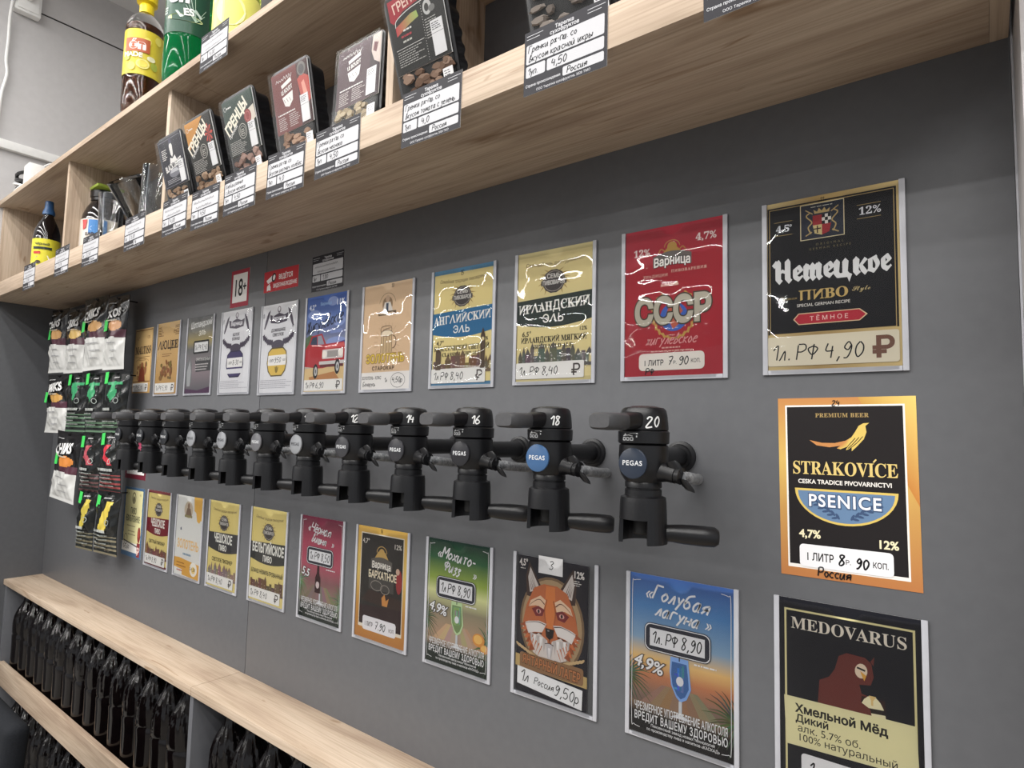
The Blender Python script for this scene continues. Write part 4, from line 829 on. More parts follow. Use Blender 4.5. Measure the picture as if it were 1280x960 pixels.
# ------------------------------------------------------------------ beer taps
def cyl_art(A, r, a0, z0, wmm):
    """wrap a print onto an upright cylinder of radius r; a0 = angle from the front (-y) towards +x"""
    def fn(x, y, n):
        a = a0+(x-wmm/2)/1000/r; rr = r+.0002+n*.6; return (rr*math.sin(a), -rr*math.cos(a), z0-y/1000)
    return fn
def tap(number, badge_col, ink_col, src=None):
    t = thing('beer_tap', 'x', 'tap')
    ay = -.115
    if src is None:
        P = lambda prof, seg=36: MB().lathe(prof, seg, (0, ay, 0))
        obj('body', P([(.0255, -.016), (.0285, -.018), (.029, -.03), (.0285, -.044), (.026, -.053), (.0215, -.0595), (.0205, -.061)]), M['black'], t)
        obj('collar', P([(.027, -.0165), (.0298, -.015), (.0302, -.002), (.0285, -.0005)]), M['black'], t)
        cap = P([(.027, -.0005), (.0290, .0005), (.0286, .008), (.0276, .017), (.0262, .0235), (.0238, .0262), (.014, .0285), (.004, .0290)]); obj('cap', cap, M['black'], t)
        # lever out to the front: swept rounded bar
        m = MB(); rings = []
        for s_, wd, z0, z1 in ((0, .017, -.001, .0245), (.020, .0165, 0, .0225), (.034, .0150, .001, .0195), (.048, .0142, .0005, .0175)):
            c = Vector((-.0085*s_/.05, ay-s_, 0)); pr = []
            for k in range(16): a = 2*PI*k/16; e = .55; pr.append((c.x+wd*abs(math.cos(a))**e*(1 if math.cos(a) > 0 else -1), c.y, (z0+z1)/2+(z1-z0)/2*abs(math.sin(a))**e*(1 if math.sin(a) > 0 else -1)))
            rings.append(pr)
        obj('lever', m.quads(rings), M['black'], t, smooth=50)
        m = MB(); rings = []
        for s_, wd, hh in ((.047, .0138, .0082), (.049, .0152, .0096), (.066, .0162, .0100), (.078, .0158, .0096), (.083, .0128, .0075)):
            pr = []
            for k in range(16): a = 2*PI*k/16; e = .5; pr.append((-.0085*s_/.05+wd*abs(math.cos(a))**e*(1 if math.cos(a) > 0 else -1), ay-s_, .0088+hh*abs(math.sin(a))**e*(1 if math.sin(a) > 0 else -1)))
            rings.append(pr)
        obj('lever_pad', m.quads(rings), M['pad'], t, smooth=50)
        obj('neck', P([(.0205, -.060), (.0215, -.0615), (.0215, -.067), (.0198, -.0675), (.0198, -.069), (.0215, -.0695), (.0215, -.0775)]), M['black'], t)
        # filler bell with an open slot at the front
        m = P([(.0215, -.0765), (.0262, -.0785), (.0270, -.084), (.0276, -.1035), (.024, -.1035)])
        m2 = MB(); n = 30; g0, g1 = R(-48), R(36)
        ring = lambda r, z: [(r*math.sin(g1+(2*PI-(g1-g0))*k/n), ay-r*math.cos(g1+(2*PI-(g1-g0))*k/n), z-(.006*k/n*0)) for k in range(n+1)]
        ro, rz = ring(.0276, -.1035), ring(.0284, -.131); io, iz = ring(.0235, -.1035), ring(.0238, -.131)
        for k in range(n):
            m2.face([ro[k], rz[k], rz[k+1], ro[k+1]]); m2.face([io[k+1], iz[k+1], iz[k], io[k]]); m2.face([rz[k], iz[k], iz[k+1], rz[k+1]])
        for k in (0, n): m2.face([ro[k], io[k], iz[k], rz[k]])
        base = len(m.v); m.v += m2.v; m.f += [tuple(i+base for i in f) for f in m2.f]; m.c += m2.c
        obj('filler_bell', m, M['black'], t)
        obj('inner_tube', MB().lathe([(.0115, -.122), (.013, -.12), (.013, -.1030)], 20, (0, ay+.004, 0)), M['dark'], t)
        lv = [(.020, ay+.010, -.1195), (.030, ay+.016, -.1195), (.040, ay+.021, -.120), (.060, ay+.031, -.121), (.072, ay+.037, -.1215), (.0755, ay+.039, -.1217)]
        obj('lock_handle', MB().tube(lv, [.0095, .0102, .0113, .0118, .0114, .0085], 18), M['black'], t, smooth=50)
        obj('supply_pipe', MB().tube([(0, ay+.02, -.0335), (0, -.004, -.0335)], .0125, 24), M['black'], t)
        obj('wall_flange', MB().lathe([(.0128, -.010), (.0155, -.0098), (.0165, -.0075), (.0168, -.0065), (.0205, -.0055), (.0205, 0)], 28, (0, 0, -.0335), axis=1), M['black'], t)
        obj('side_nozzle', MB().tube([(.018, ay-.001, -.047), (.026, ay-.002, -.0480), (.032, ay-.003, -.0485), (.043, ay-.0045, -.0505)], [.0135, .0118, .0104, .0098], 20), M['black'], t)
        w_ = obj('wing_nut', MB().tube([(.041, ay-.0042, -.0502), (.049, ay-.005, -.0512)], [.0088, .0098], 18), M['black'], t)
        wing = MB()
        for sg in (-1, 1):
            rings = []
            for s_, hw, ht in ((.004, .005, .0045), (.010, .0068, .004), (.0165, .0076, .0038), (.0225, .0056, .003)):
                c = Vector((.0480-.42*s_*sg, ay-.0050-.22*s_*sg, -.0512+sg*s_*.72)); pr = []
                for k in range(12): a = 2*PI*k/12; pr.append((c.x+hw*math.cos(a), c.y+ht*math.sin(a)*.8, c.z+.3*hw*math.cos(a)*sg))
                rings.append(pr)
            wing.quads(rings)
        obj('wing', wing, M['black'], w_, smooth=50)
        hose = bez([(.047, ay-.002, -.052), (.049, ay+.02, -.0545), (.043, ay+.05, -.0575), (.034, -.03, -.060), (.0225, 0, -.0615)], 10)
        obj('braided_hose', MB().tube(hose, [.0062+.0006*(i % 2) for i in range(len(hose))], 16), M['hose'], t)
        s = Art(26, 12); wq = (206, 208, 210)
        s.poly([(4, 5), (8, 1.5), (10, 3.6), (13, 2.8), (18, 4.4), (18, 5)], wq)
        for k in range(3): s.rr(4+k*5.2, 6, 8.4+k*5.2, 10, 1, wq).rr(5+k*5.2, 7, 7.4+k*5.2, 9, .5, (20, 20, 22))
        s.L('mark').line([(14, 1.6), (22, 1.2)], .5, wq).rect(22, 1, 24, 2.4, wq).rect(22, 4, 23.4, 6, wq)
        co = [c for c in t.children if c.name.startswith('collar')][0]
        f0 = cyl_art(s, .0302, R(-8), -.0025, 26); s.build(co, M['gloss'], lambda x, y, n: (f0(x, y, n)[0], f0(x, y, n)[1]+ay, f0(x, y, n)[2]))
    else:
        for chd in src.children:
            if chd.name.split('.')[0] == 'badge': continue
            c = chd.copy(); COL.objects.link(c); c.parent = t
            for g in chd.children:
                if g.name.startswith('number'): continue
                d = g.copy(); COL.objects.link(d); d.parent = c
    b = MB(); b.col = lin(badge_col); b.lathe([(.0176, .0), (.0176, .0022), (.0164, .0030), (.0002, .0031)], 32, axis=1)
    b.v = [(x, -.1415-y, -.0385+z) for x, y, z in b.v]; bo = obj('badge', b, M['gloss'], t)
    A = Art(40, 40); A.L('emblem').text('PEGAS', 20, 22.2, 5.6, ink_col, maxw=25, track=.08, bold=.02)
    A.build(bo, M['gloss'], lambda x, y, n: ((x-20)/1000, -.1447-n, -.0385+(20-y)/1000))
    if number:
        cp = [c for c in t.children if c.name.split('.')[0] == 'cap'][0]
        A = Art(30, 24); A.L('number').hand(number, 15, 17.5, 11.5, (232, 232, 230), 1.7, .2, -4, al='c', jit=.2)
        f1 = cyl_art(A, .0287, R(47), .0215, 30); A.build(cp, M['paper'], lambda x, y, n: (f1(x, y, n)[0], f1(x, y, n)[1]+ay, f1(x, y, n)[2]))
    return t
steel, dk, li = (150, 152, 156), (44, 46, 50), (226, 228, 230)
SPEC = [('20', (50, 58, 72), li), ('18', (70, 104, 146), li), ('16', (46, 46, 50), li), ('14', (58, 58, 62), li), ('12', (64, 64, 68), li), ('10', steel, (60, 60, 64)), ('8', (112, 112, 116), li), ('6', steel, (60, 60, 64)), ('4', steel, (60, 60, 64)), ('', dk, li), ('', dk, li), ('', dk, li)]
WORDS = 'twenty eighteen sixteen fourteen twelve ten eight six four'.split()
src = None
for k, (n, bc, ic) in enumerate(SPEC):
    t = tap(n, bc, ic, src); src = src or t; t.location = (-.1178-.1343*k, 0, 0)
    t['label'] = ('black beer tap numbered %s in white on its cap' % WORDS[k]) if n else ('black beer tap without a number, %s from the left end of the row' % ('third', 'second', 'first')[k-9])
    t['group'] = 'beer taps along the wall'
# ------------------------------------------------------------------ snack trays on the shelf
TW, TH, TD = 118, 186, .036
def tray_shape():
    m = MB(); rings = []; w_, h_ = TW/1000, TH/1000
    def loop(ins, y, rib=0):
        pts = []; r = .014; n = 0
        cs = [(w_-ins-r, ins+r, -90), (w_-ins-r, h_-ins-r, 0), (ins+r, h_-ins-r, 90), (ins+r, ins+r, 180)]
        for i, (cx, cz, a0) in enumerate(cs):
            for k in range(6): a = R(a0+k*18); pts.append((cx+r*math.cos(a), y, cz+r*math.sin(a)))
            nx_, nz_, b0 = cs[(i+1) % 4]; a = R(b0); e = (nx_+r*math.cos(a), y, nz_+r*math.sin(a)); p = pts[-1]; ns = 26 if i % 2 == 0 else 16
            for k in range(1, ns):
                q = Vector(p).lerp(Vector(e), k/ns); d = rib*(1 if (k//2) % 2 else 0); c = Vector((w_/2, y, h_/2)); nrm = Vector((1, 0, 0)) if i == 0 else Vector((0, 0, 1)) if i == 1 else Vector((-1, 0, 0)) if i == 2 else Vector((0, 0, -1))
                pts.append(tuple(q-nrm*d))
        return pts
    for ins, y, rib in ((.004, -.0004, 0), (0, 0, 0), (0, .002, 0), (.005, .003, 0), (.006, .006, .003), (.010, TD-.004, .003), (.016, TD, 0)): rings.append(loop(ins, y, rib))
    return m.quads(rings)
tray_me = tray_shape().mesh('tray_body', 30)
def rusks(seed, z0, z1, tone):
    q = random.Random(seed); m = MB()
    for k in range(44):
        x, z = q.uniform(.014, TW/1000-.014), q.uniform(z0, z1); a, b, c = q.uniform(.006, .013), q.uniform(.0022, .004), q.uniform(.004, .008); ang = q.uniform(0, 6.3)
        pts = []; dl = q.randint(-40, 26); t_ = tuple(max(0, v+dl) for v in tone); m.col = lin(t_)
        for yy in (-1, 1):
            ring = []
            for j in range(7): al = ang+2*PI*j/7; rr = q.uniform(.75, 1.1); ring.append((x+a*rr*math.cos(al)*(1 if yy > 0 else .8), -.0042+b*yy*.55, z+c*rr*math.sin(al)*(1 if yy > 0 else .8)))
            pts.append(ring)
        m.quads(pts[::-1])
    return m
def tray(label, x, lean, A, tone, seed, zw=.078, y=-.2035, stick=True):
    # its lower edge stands on the shelf floor, its face rests on the lip
    lz = .467-.4333; yb = y+lz*math.tan(R(lean))+.0012
    t = thing('snack_tray', label, 'food tray', (x, yb, .4336), (R(lean), 0, 0), 'snack trays on the shelf')
    if lean > 0: t.location.z += TD*math.sin(R(lean))*0
    link('tray_body', tray_me, M['black'], t)
    r_ = obj('rusks', rusks(seed, .010, zw-.004, tone), M['paper'], t, smooth=20); r_['kind'] = 'stuff'
    b = MB().box(.006, TW/1000-.006, -.0014, -.0010, .008, zw); obj('window_backing', b.box(.006, TW/1000-.006, -.0010, -.0006, .008, zw), M['dark'], t)
    c = obj('label_card', MB().box(.006, TW/1000-.006, -.0030, -.0012, zw, TH/1000-.006), M['white'], t)
    ky = (TH-6-zw*1000)/118
    A.build(c, M['paper'], lambda X, Y, n: (.006+X/1000, -.0032-n, TH/1000-.006-Y*ky/1000))
    fm = MB(); rows = []; q = random.Random(seed)
    for j in range(15):
        rows.append([(.003+(TW/1000-.006)*i/10, -.0078-.0002*math.sin(i*1.1+j*.7+seed), .004+(TH/1000-.008)*j/14) for i in range(11)])
    for j in range(14):
        for i in range(10): fm.face([rows[j][i], rows[j][i+1], rows[j+1][i+1], rows[j+1][i]])
    obj('film_lid', fm, M['foil'], t, smooth=180)
    if stick:
        st = Art(22, 44); st.rect(0, 0, 22, 44, (226, 226, 228)); st.L('lettering').bars(2, 20, 3, 4, 2.6, 1.1, (70, 70, 74)).rect(0, 16, 22, 16.5, (90, 90, 94)); s_ = obj('barcode_sticker', MB().box(.083, .105, -.0040, -.0034, zw+.004, zw+.048), M['white'], t)
        st.build(s_, M['paper'], lambda X, Y, n: (.083+X/1000, -.0041-n, zw+.048-Y/1000))
        st = Art(18, 30); st.rect(0, 0, 18, 30, (220, 220, 222)); st.L('lettering').bars(2, 16, 3, 3, 3, 1.2, (90, 90, 94)); s_ = obj('price_sticker', MB().box(.095, .113, -.0090, -.0086, .030, .060), M['white'], t)
        st.build(s_, M['paper'], lambda X, Y, n: (.095+X/1000, -.0091-n, .060-Y/1000))
    return t
LW, LH = 106, 118
wq = (228, 226, 222)
def lab_black():
    A = Art(LW, LH); A.rect(0, 0, LW, LH, (36, 36, 48)); A.frame(4, 4, 102, 114, .7, (150, 150, 160))
    A.ell(56, 24, 7, 9, wq); A.poly([(49, 16), (52, 4), (56, 1), (60, 4), (63, 16)], (70, 70, 90)); A.poly([(49, 24), (63, 24), (61, 42), (56, 48), (51, 42)], wq); A.poly([(42, 62), (46, 48), (56, 52), (68, 46), (74, 60)], wq); A.ell(54, 84, 24, 12, (120, 120, 130)); A.poly([(34, 84), (42, 76), (66, 76), (76, 84)], (190, 190, 196))
    A.L('lettering').text('BLACK DEPOT', 56, 74, 14, wq, bold=.04, maxw=76, rot=-8, sx=.8).bars(12, 36, 24, 6, 4.4, 2, wq).bars(16, 74, 98, 3, 4, 1.4, (180, 180, 186)); return A
def lab_gren(col, deco):
    A = Art(LW, LH); A.rect(0, 0, LW, LH, (40, 38, 34) if deco else (38, 46, 42)); A.poly([(0, 0), (74, 0), (0, 62)] if deco else [(0, 0), (LW, 0), (LW, 24), (0, 66)], col)
    if deco:
        for k in range(8): a = k*PI/4; A.poly([(86, 42), (86+12*math.cos(a-.2), 42+18*math.sin(a-.2)), (86+17*math.cos(a), 42+22*math.sin(a)), (86+12*math.cos(a+.2), 42+18*math.sin(a+.2))], (206, 66, 52))
    else: A.poly([(74, 40), (104, 32), (106, 60), (84, 66)], (214, 204, 188)); A.ell(80, 50, 12, 14, (150, 56, 54)); A.ring(80, 50, 7, 9, 2, (190, 100, 96))
    A.ring(56, 74, 13, 15, 1.4, (190, 186, 176)); A.ring(56, 74, 9, 10, 1, (190, 186, 176)); A.bars(50, 64, 70, 3, 4, 2, (190, 186, 176))
    A.L('lettering').text('ГРЕНЦЫ', 46, 50, 22, (238, 230, 210), bold=.05, rot=-30, sx=.72, shear=.05).text('гренки', 26, 70, 8, wq, rot=-30).bars(14, 32, 14, 1, 4, 3, wq).bars(6, 62, 88, 8, 3.6, 1.4, (176, 174, 168)).ring(9, 15, 4, 4.4, .8, wq); return A
def lab_wine(col, red):
    A = Art(LW, LH); A.rect(0, 0, LW, LH, col); x0 = 74
    if red: A.rect(x0, 0, LW, LH, (70, 44, 44)); A.poly([(x0, 30), (88, 22), (106, 34), (106, 76), (94, 84), (80, 70)], (196, 76, 64)); A.poly([(84, 40), (92, 36), (98, 60), (90, 78)], (226, 150, 130)); A.ell(88, 14, 12, 13, (120, 116, 112)).ell(88, 15, 8, 9, (84, 82, 82))
    else: A.rect(x0+8, 0, LW, LH, (60, 46, 50)); A.poly([(86, 0), (106, 0), (106, 60), (92, 50), (84, 30)], (196, 180, 170)); A.poly([(90, 14), (100, 18), (96, 36), (88, 30)], (110, 60, 64))
    A.poly([(26, 26), (56, 18), (58, 26), (28, 33)], wq); A.poly([(26, 50), (58, 44), (56, 62), (44, 72), (32, 68)], wq)
    for k in range(3): A.line([(30+k*8, 54), (34+k*8, 62)], 1, col)
    A.L('lettering').text('LE BOUDT', 42, 42, 8, wq, bold=.03, rot=-10, maxw=34).scribble(12, 60, 18, 8, wq, 1).bars(8, 68, 80, 1, 4, 2.4, wq).bars(8, 36, 87, 7, 3.8, 1.4, (200, 190, 186)).bars(40, 72, 86, 7, 3.8, 1.4, (200, 190, 186)); return A
def lab_big(top):
    A = Art(LW, LH); A.rect(0, 0, LW, LH, (46, 46, 44)); A.poly([(4, 4), (102, 4), (102, 14), (70, 22), (30, 28), (10, 40), (4, 34)], top)
    A.line([(12, 46), (16, 36), (40, 29), (70, 26), (96, 18)], 1.2, wq, 5); A.poly([(12, 46), (44, 36), (56, 36), (58, 46), (40, 50), (12, 60)], None, [(206, 60, 70), (176, 150, 90), (156, 186, 90), (156, 186, 90), (176, 150, 90), (206, 60, 70)])
    A.ell(76, 40, 8, 11, (190, 190, 188)); A.ell(75, 40, 4, 6, (60, 60, 58)).ell(84, 44, 6, 5, (120, 120, 118)); A.ell(97, 28, 5, 6, (190, 190, 188))
    for k in range(22): A.ell(65, 30+k*4, .5, .7, wq, 6)
    A.L('lettering').text('ГРЕНКИ', 44, 22, 14, (236, 196, 180), bold=.03, rot=-8, sx=.8).bars(26, 44, 54, 1, 4, 2.6, wq).bars(20, 50, 62, 1, 5, 3, (190, 60, 70)).bars(22, 46, 70, 1, 5, 3, (190, 190, 180)).rect(6, 80, 62, 80.7, wq).bars(8, 60, 84, 7, 3.6, 1.3, (180, 178, 174)).bars(68, 100, 56, 8, 3.8, 1.3, (180, 178, 174)); return A
br = (150, 124, 100)
tray('black snack tray with a bearded man on its label', -1.229, 14.5, lab_black(), br, 1)
tray('snack tray with an orange cornered label and red chilli picture', -1.0915, 16.5, lab_gren((204, 136, 50), True), br, 2)
tray('snack tray with a dark green label and a sausage slice', -.946, 15, lab_gren((44, 66, 56), False), (146, 116, 104), 3)
tray('snack tray with a dark red label and pink bacon picture', -.788, 11.4, lab_wine((116, 52, 50), True), (156, 124, 100), 4)
tray('snack tray with a purple brown label standing upright by the divider', -.636, -1.5, lab_wine((78, 56, 62), False), (150, 134, 104), 5)
tray('large snack tray with a red topped black label, cut by the top edge', -.466, 18.5, lab_big((176, 40, 52)), (130, 104, 86), 6)
tray('snack tray of grey brown rusks behind the rightmost full price tag', -.2295, 16, lab_big((60, 120, 70)), (126, 116, 108), 7, zw=.125)

# ------------------------------------------------------------------ bottles, jar and glasses on the shelf
def label_wrap(A, r, a0, ztop, nx=0):
    return lambda x, y, n: ((r+.001+4*n)*math.sin(a0+(x-A.w/2)/1000/r), -(r+.001+4*n)*math.cos(a0+(x-A.w/2)/1000/r), ztop-y/1000)
def bottle(name, label, x, y, z, prof, mat, capmat, capprof, A=None, lr=0, lz=0, a0=.5, liquid=None, lcol='gloss'):
    t = thing(name, label, 'bottle', (x, y, z)); obj('body', MB().lathe(prof, 40), M[mat], t)
    if capprof: obj('cap', MB().lathe(capprof, 28), M[capmat], t)
    if liquid: obj('drink', MB().lathe([(r-.0012, zz) for r, zz in prof if zz < liquid]+[(.9*[r for r, zz in prof if zz < liquid][-1], liquid)], 36), M['lemonade'], t)
    if A:
        c = MB(); c.col = lin(A.base); n = 40; wl_ = A.full
        c.quads([[((lr)*math.sin(a0+(k/n-.5)*wl_), -lr*math.cos(a0+(k/n-.5)*wl_), zz) for k in range(n+1)] for zz in (lz, lz+A.h/1000)], closed=False, cap0=False, cap1=False)
        lb = obj('label', c, M[lcol], t, smooth=180); A.build(lb, M[lcol], label_wrap(A, lr+.0003, a0, lz+A.h/1000))
    return t
A = Art(110, 120); A.base = (214, 196, 64); A.full = 6.0
for k in range(9): A.ell(rnd.uniform(8, 102), rnd.uniform(8, 112), 9, 11, (176, 190, 60) if k % 2 else (240, 226, 90), 14)
A.rect(20, 26, 78, 62, (196, 90, 50), 10); A.ell(64, 92, 15, 13, (244, 230, 120)).ell(64, 92, 11, 9, (236, 214, 70)); A.ell(82, 74, 10, 7, (240, 236, 190), 12)
A.L('lettering').text('ón', 50, 54, 26, (244, 240, 234), bold=.05).text('MADE', 40, 76, 12, (244, 240, 234), bold=.03)
bottle('lemonade_bottle', 'brown lemonade bottle with a yellow label and yellow cap on the top board', -1.5145, -.176, ZT,
       [(.028, 0), (.037, .004), (.042, .014), (.0435, .03), (.0440, .094), (.0430, .100), (.0438, .106), (.0438, .222), (.0430, .228), (.0442, .234), (.0425, .250), (.036, .266), (.024, .280), (.0155, .288), (.014, .300)],
       'petclear', 'yellow', [(.0150, .288), (.0168, .289), (.0168, .310), (.0150, .314), (.024, .318), (.024, .355), (.016, .360)], A, .0446, .104, 1.0, .246)
A = Art(110, 122); A.base = (44, 80, 64); A.full = 2.5; A.ell(60, 86, 40, 8, (206, 220, 150), 20)
for k in range(10): A.line([(84, 92), (84+22*math.cos(k*.5), 52+30*math.sin(k*.5))], 1, (190, 220, 200))
A.poly([(40, 72), (84, 62), (98, 76), (52, 88)], (196, 214, 206))
A.L('lettering').text('ón', 46, 50, 32, (236, 238, 236), bold=.05).text('ES', 70, 80, 16, (240, 242, 240), bold=.04, rot=-8).line([(26, 14), (42, 4), (66, 8)], 4, (180, 206, 192), 5).bars(10, 22, 62, 3, 6, 3, (200, 214, 206))
bottle('green_bottle', 'large green soda bottle on the top board between two yellow ones', -1.273, -.170, ZT,
       [(.030, 0), (.042, .004), (.049, .018), (.0505, .035), (.0505, .108), (.0495, .114), (.0505, .120), (.0505, .242), (.0495, .250), (.049, .275), (.042, .30), (.028, .322), (.018, .335), (.0145, .345), (.014, .355)],
       'petgreen', 'yellow', [(.0150, .353), (.0165, .354), (.0165, .373), (.015, .375)], A, .0511, .118, .85)
A = Art(86, 100); A.base = (232, 230, 120); A.full = 3.4; A.ell(44, 46, 30, 34, (242, 238, 150)); A.L('lettering').bars(20, 66, 20, 1, 4, 3, (150, 170, 80))
bottle('yellow_bottle', 'yellow green soda bottle at the top edge, right of the green one', -1.0387, -.174, ZT,
       [(.028, 0), (.038, .004), (.044, .018), (.046, .035), (.046, .20), (.045, .235), (.038, .262), (.026, .285), (.0145, .306), (.014, .318)],
       'petyellow', 'yellow', [(.0150, .316), (.0165, .317), (.0165, .336), (.015, .338)], A, .0466, .020, .8)
A = Art(80, 110); A.base = (214, 204, 60); A.full = 5.6; A.poly([(10, 84), (30, 60), (60, 56), (72, 76), (72, 96), (10, 96)], (236, 230, 200)); A.ell(34, 80, 8, 6, (80, 66, 50)); A.rect(8, 96, 76, 108, (230, 160, 60), 8)
A.L('lettering').text('Чёрный', 42, 22, 8, (50, 70, 50), bold=.02).rect(16, 28, 70, 36, (40, 50, 44), 6).rr(18, 44, 40, 52, 3, (206, 60, 50))
bottle('syrup_bottle', 'small dark bottle with a yellow label and blue cap at the left end', -2.29, -.150, ZB+.0165,
       [(.026, 0), (.034, .003), (.0375, .012), (.038, .03), (.038, .17), (.036, .19), (.030, .212), (.021, .232), (.0145, .246), (.014, .256)],
       'cola', 'bluecap', [(.0155, .252), (.018, .253), (.0175, .262), (.013, .275), (.012, .298), (.010, .300)], A, .0386, .052, .95)
A = Art(120, 100); A.base = (214, 206, 196); A.full = 3.2; A.rect(26, 4, 74, 46, (66, 130, 200), 8); A.ell(50, 30, 20, 10, (190, 210, 230), 16); A.rect(76, 4, 112, 96, (196, 180, 150), 6); A.poly([(4, 4), (22, 4), (18, 30), (8, 34)], (200, 60, 60)); A.poly([(14, 66), (40, 58), (60, 66), (64, 96), (14, 96)], (206, 84, 56)); A.ell(36, 76, 9, 9, (236, 190, 160))
for k in range(7): A.rect(80, 12+k*12, 108, 13+k*12, (120, 110, 90), 4)
A.L('lettering').text('БАР', 30, 52, 9, (60, 50, 50), bold=.03)
t = bottle('dark_jar', 'big dark jar with a blue white and red label behind the shelf lip', -1.905, -.110, ZB+.0165,
       [(.040, 0), (.056, .003), (.060, .012), (.060, .15), (.057, .175), (.048, .20), (.038, .218), (.0355, .224)], 'cola', 'blackcap', [(.037, .222), (.0385, .223), (.0385, .232), (.041, .233), (.041, .252), (.039, .254)], A, .0606, .058, 1.15)
t['category'] = 'jar'
p = thing('snack_packet', 'clear packet with green trim lying on the dark jar lid', 'packet', (-1.905, -.110, ZB+.0165+.2545))
m = MB(); rows = []
for j in range(7):
    v = j/6-.5; rows.append([(-.075+.135*i/12, -.035+.075*(j/6), .002+.022*max(0, (5-i)/5)**1.6+.005*math.sin(i*1.3+j)*math.sin(PI*j/6)+.005*math.sin(PI*j/6)) for i in range(13)])
for j in range(6):
    for i in range(12): m.face([rows[j][i], rows[j][i+1], rows[j+1][i+1], rows[j+1][i]])
obj('wrapper', m, M['foil'], p, smooth=180)
m = MB(); m.col = lin((150, 170, 70)); m.box(-.022, .055, -.042, .03, .0005, .010); obj('green_trim', m, M['gloss'], p, bevel=.003)
obj('dried_fish', MB().tube([(-.08, -.02, .034), (-.06, -.022, .016), (-.03, -.02, .006), (.01, -.015, .004)], [.001, .003, .004, .003], 8), M['rusk'], p)
GP = [(.026, 0), (.0290, .002), (.0295, .014), (.0315, .09), (.0355, .195), (.0362, .197), (.0352, .199), (.0335, .196), (.0295, .09), (.027, .016), (.002, .013)]
def glass(label, loc, rot, facet=0, sc=1):
    t = thing('drinking_glass', label, 'glass', loc, rot, 'glasses on the shelf'); m = MB()
    m.lathe([(r*sc, z) for r, z in GP], 40, flute=(lambda i, a: .05*abs(math.cos(7*a)) if i in (2, 3) else 0) if facet else None); obj('cup', m, M['glass'], t, smooth=50); return t
glass('clear tall drinking glass standing upright next to the dark jar', (-1.735, -.150, ZB+.0165), (0, 0, 0), sc=.9)
glass('clear drinking glass tipped forward with its round rim to the front', (-1.585, -.070, ZB+.0165+.034), (R(38), 0, R(18)), sc=1.25)
glass('faceted clear glass standing close to the shelf divider', (-1.465, -.150, ZB+.0165+.008), (0, R(8), 0), 1)

# ------------------------------------------------------------------ snack bags hanging at the left end of the wall
def bag_shape(w_, h_, d, seed, colf, flare=0):
    q = random.Random(seed); nx, nz = 30, 64; p = [q.uniform(0, 6.3) for _ in range(6)]
    def surf(u, v, s):      # u,v in 0..1 (v from the top down); s=-1 front, +1 back
        e = max(0, math.sin(PI*u))**.6*max(0, math.sin(PI*min(1, max(0, (v-.05)/.9))))**.55
        cr = .003*math.sin(11*u+p[0]+5*v)*math.sin(13*v+p[1])+.0024*abs(math.sin(15*v+7*u+p[2]))+.002*abs(math.sin(17*u-9*v+p[3]))
        wob = .004*math.sin(5*v+p[4]); ww = w_*(1-.10*math.sin(PI*v)+flare*v)
        return ((u-.5)*ww+wob, s*(d*e*(1 if s < 0 else .5)+.0006)+(cr if s < 0 else 0)*min(1, e*3), -v*h_)
    m = MB(); rows = [[surf(i/nx, j/nz, -1) for i in range(nx+1)] for j in range(nz+1)]
    for j in range(nz):
        for i in range(nx):
            cs = [lin(colf(a/nx, b/nz)) for a, b in ((i, j+1), (i+1, j+1), (i+1, j), (i, j))]; c = lin(colf((i+.5)/nx, (j+.5)/nz)); m.face([rows[j+1][i], rows[j+1][i+1], rows[j][i+1], rows[j][i]], [c]*4)
    rb = [[surf(i/nx, j/nz, 1) for i in range(nx+1)] for j in range(nz+1)]; m.col = lin((60, 60, 60))
    for j in range(nz):
        for i in range(nx): m.face([rb[j][i], rb[j][i+1], rb[j+1][i+1], rb[j+1][i]])
    me = m.mesh('foil_bag', 180); bm = bmesh.new(); bm.from_mesh(me); bmesh.ops.remove_doubles(bm, verts=bm.verts, dist=1e-6); bm.to_mesh(me); bm.free()
    return me, surf
def bag(label, x, z, w_, h_, yaw, seed, colf, art=None, y=-.052, st=(.1, .40), flare=0, tilt=0):
    t = thing('snack_bag', label, 'snack bag', (x, y, z), (0, R(tilt), R(yaw)), 'snack bags at the left end of the wall')
    me, surf = bag_shape(w_, h_, .020, seed, colf, flare); b = link('foil_bag', me, M['bag'], t)
    def fn(X, Y, n): p_ = surf(X/1000/w_, Y/1000/h_, -1); return (p_[0], p_[1]-.004-n*3, p_[2])
    if art: art(Art(w_*1000, h_*1000)).build(b, M['gloss'], fn)
    if st:
        A = Art(26, 34); A.poly([(0, 1), (24, 0), (25, 33), (1, 34)], (70, 196, 90)); c = surf(st[0]+.1, st[1], -1)
        A.cur = 'picture'; s_ = obj('green_sticker', MB().box(-.012, .012, -.0006, 0, -.018, .018), principled_green, t, (c[0], c[1]-.0035, c[2])); s_.rotation_euler = (R(-4), R(rnd.uniform(-8, 8)), R(-6))
    obj('hang_hook', MB().tube([(0, -y-.0005, -.008), (0, .002, -.008), (0, -.004, -.008), (0, -.005, -.003)], .0022, 8), M['black'], t)
    return t
principled_green = grain(principled('green_label', rough=.5), (60, 60, 60), (60, 196, 84), (72, 210, 98))
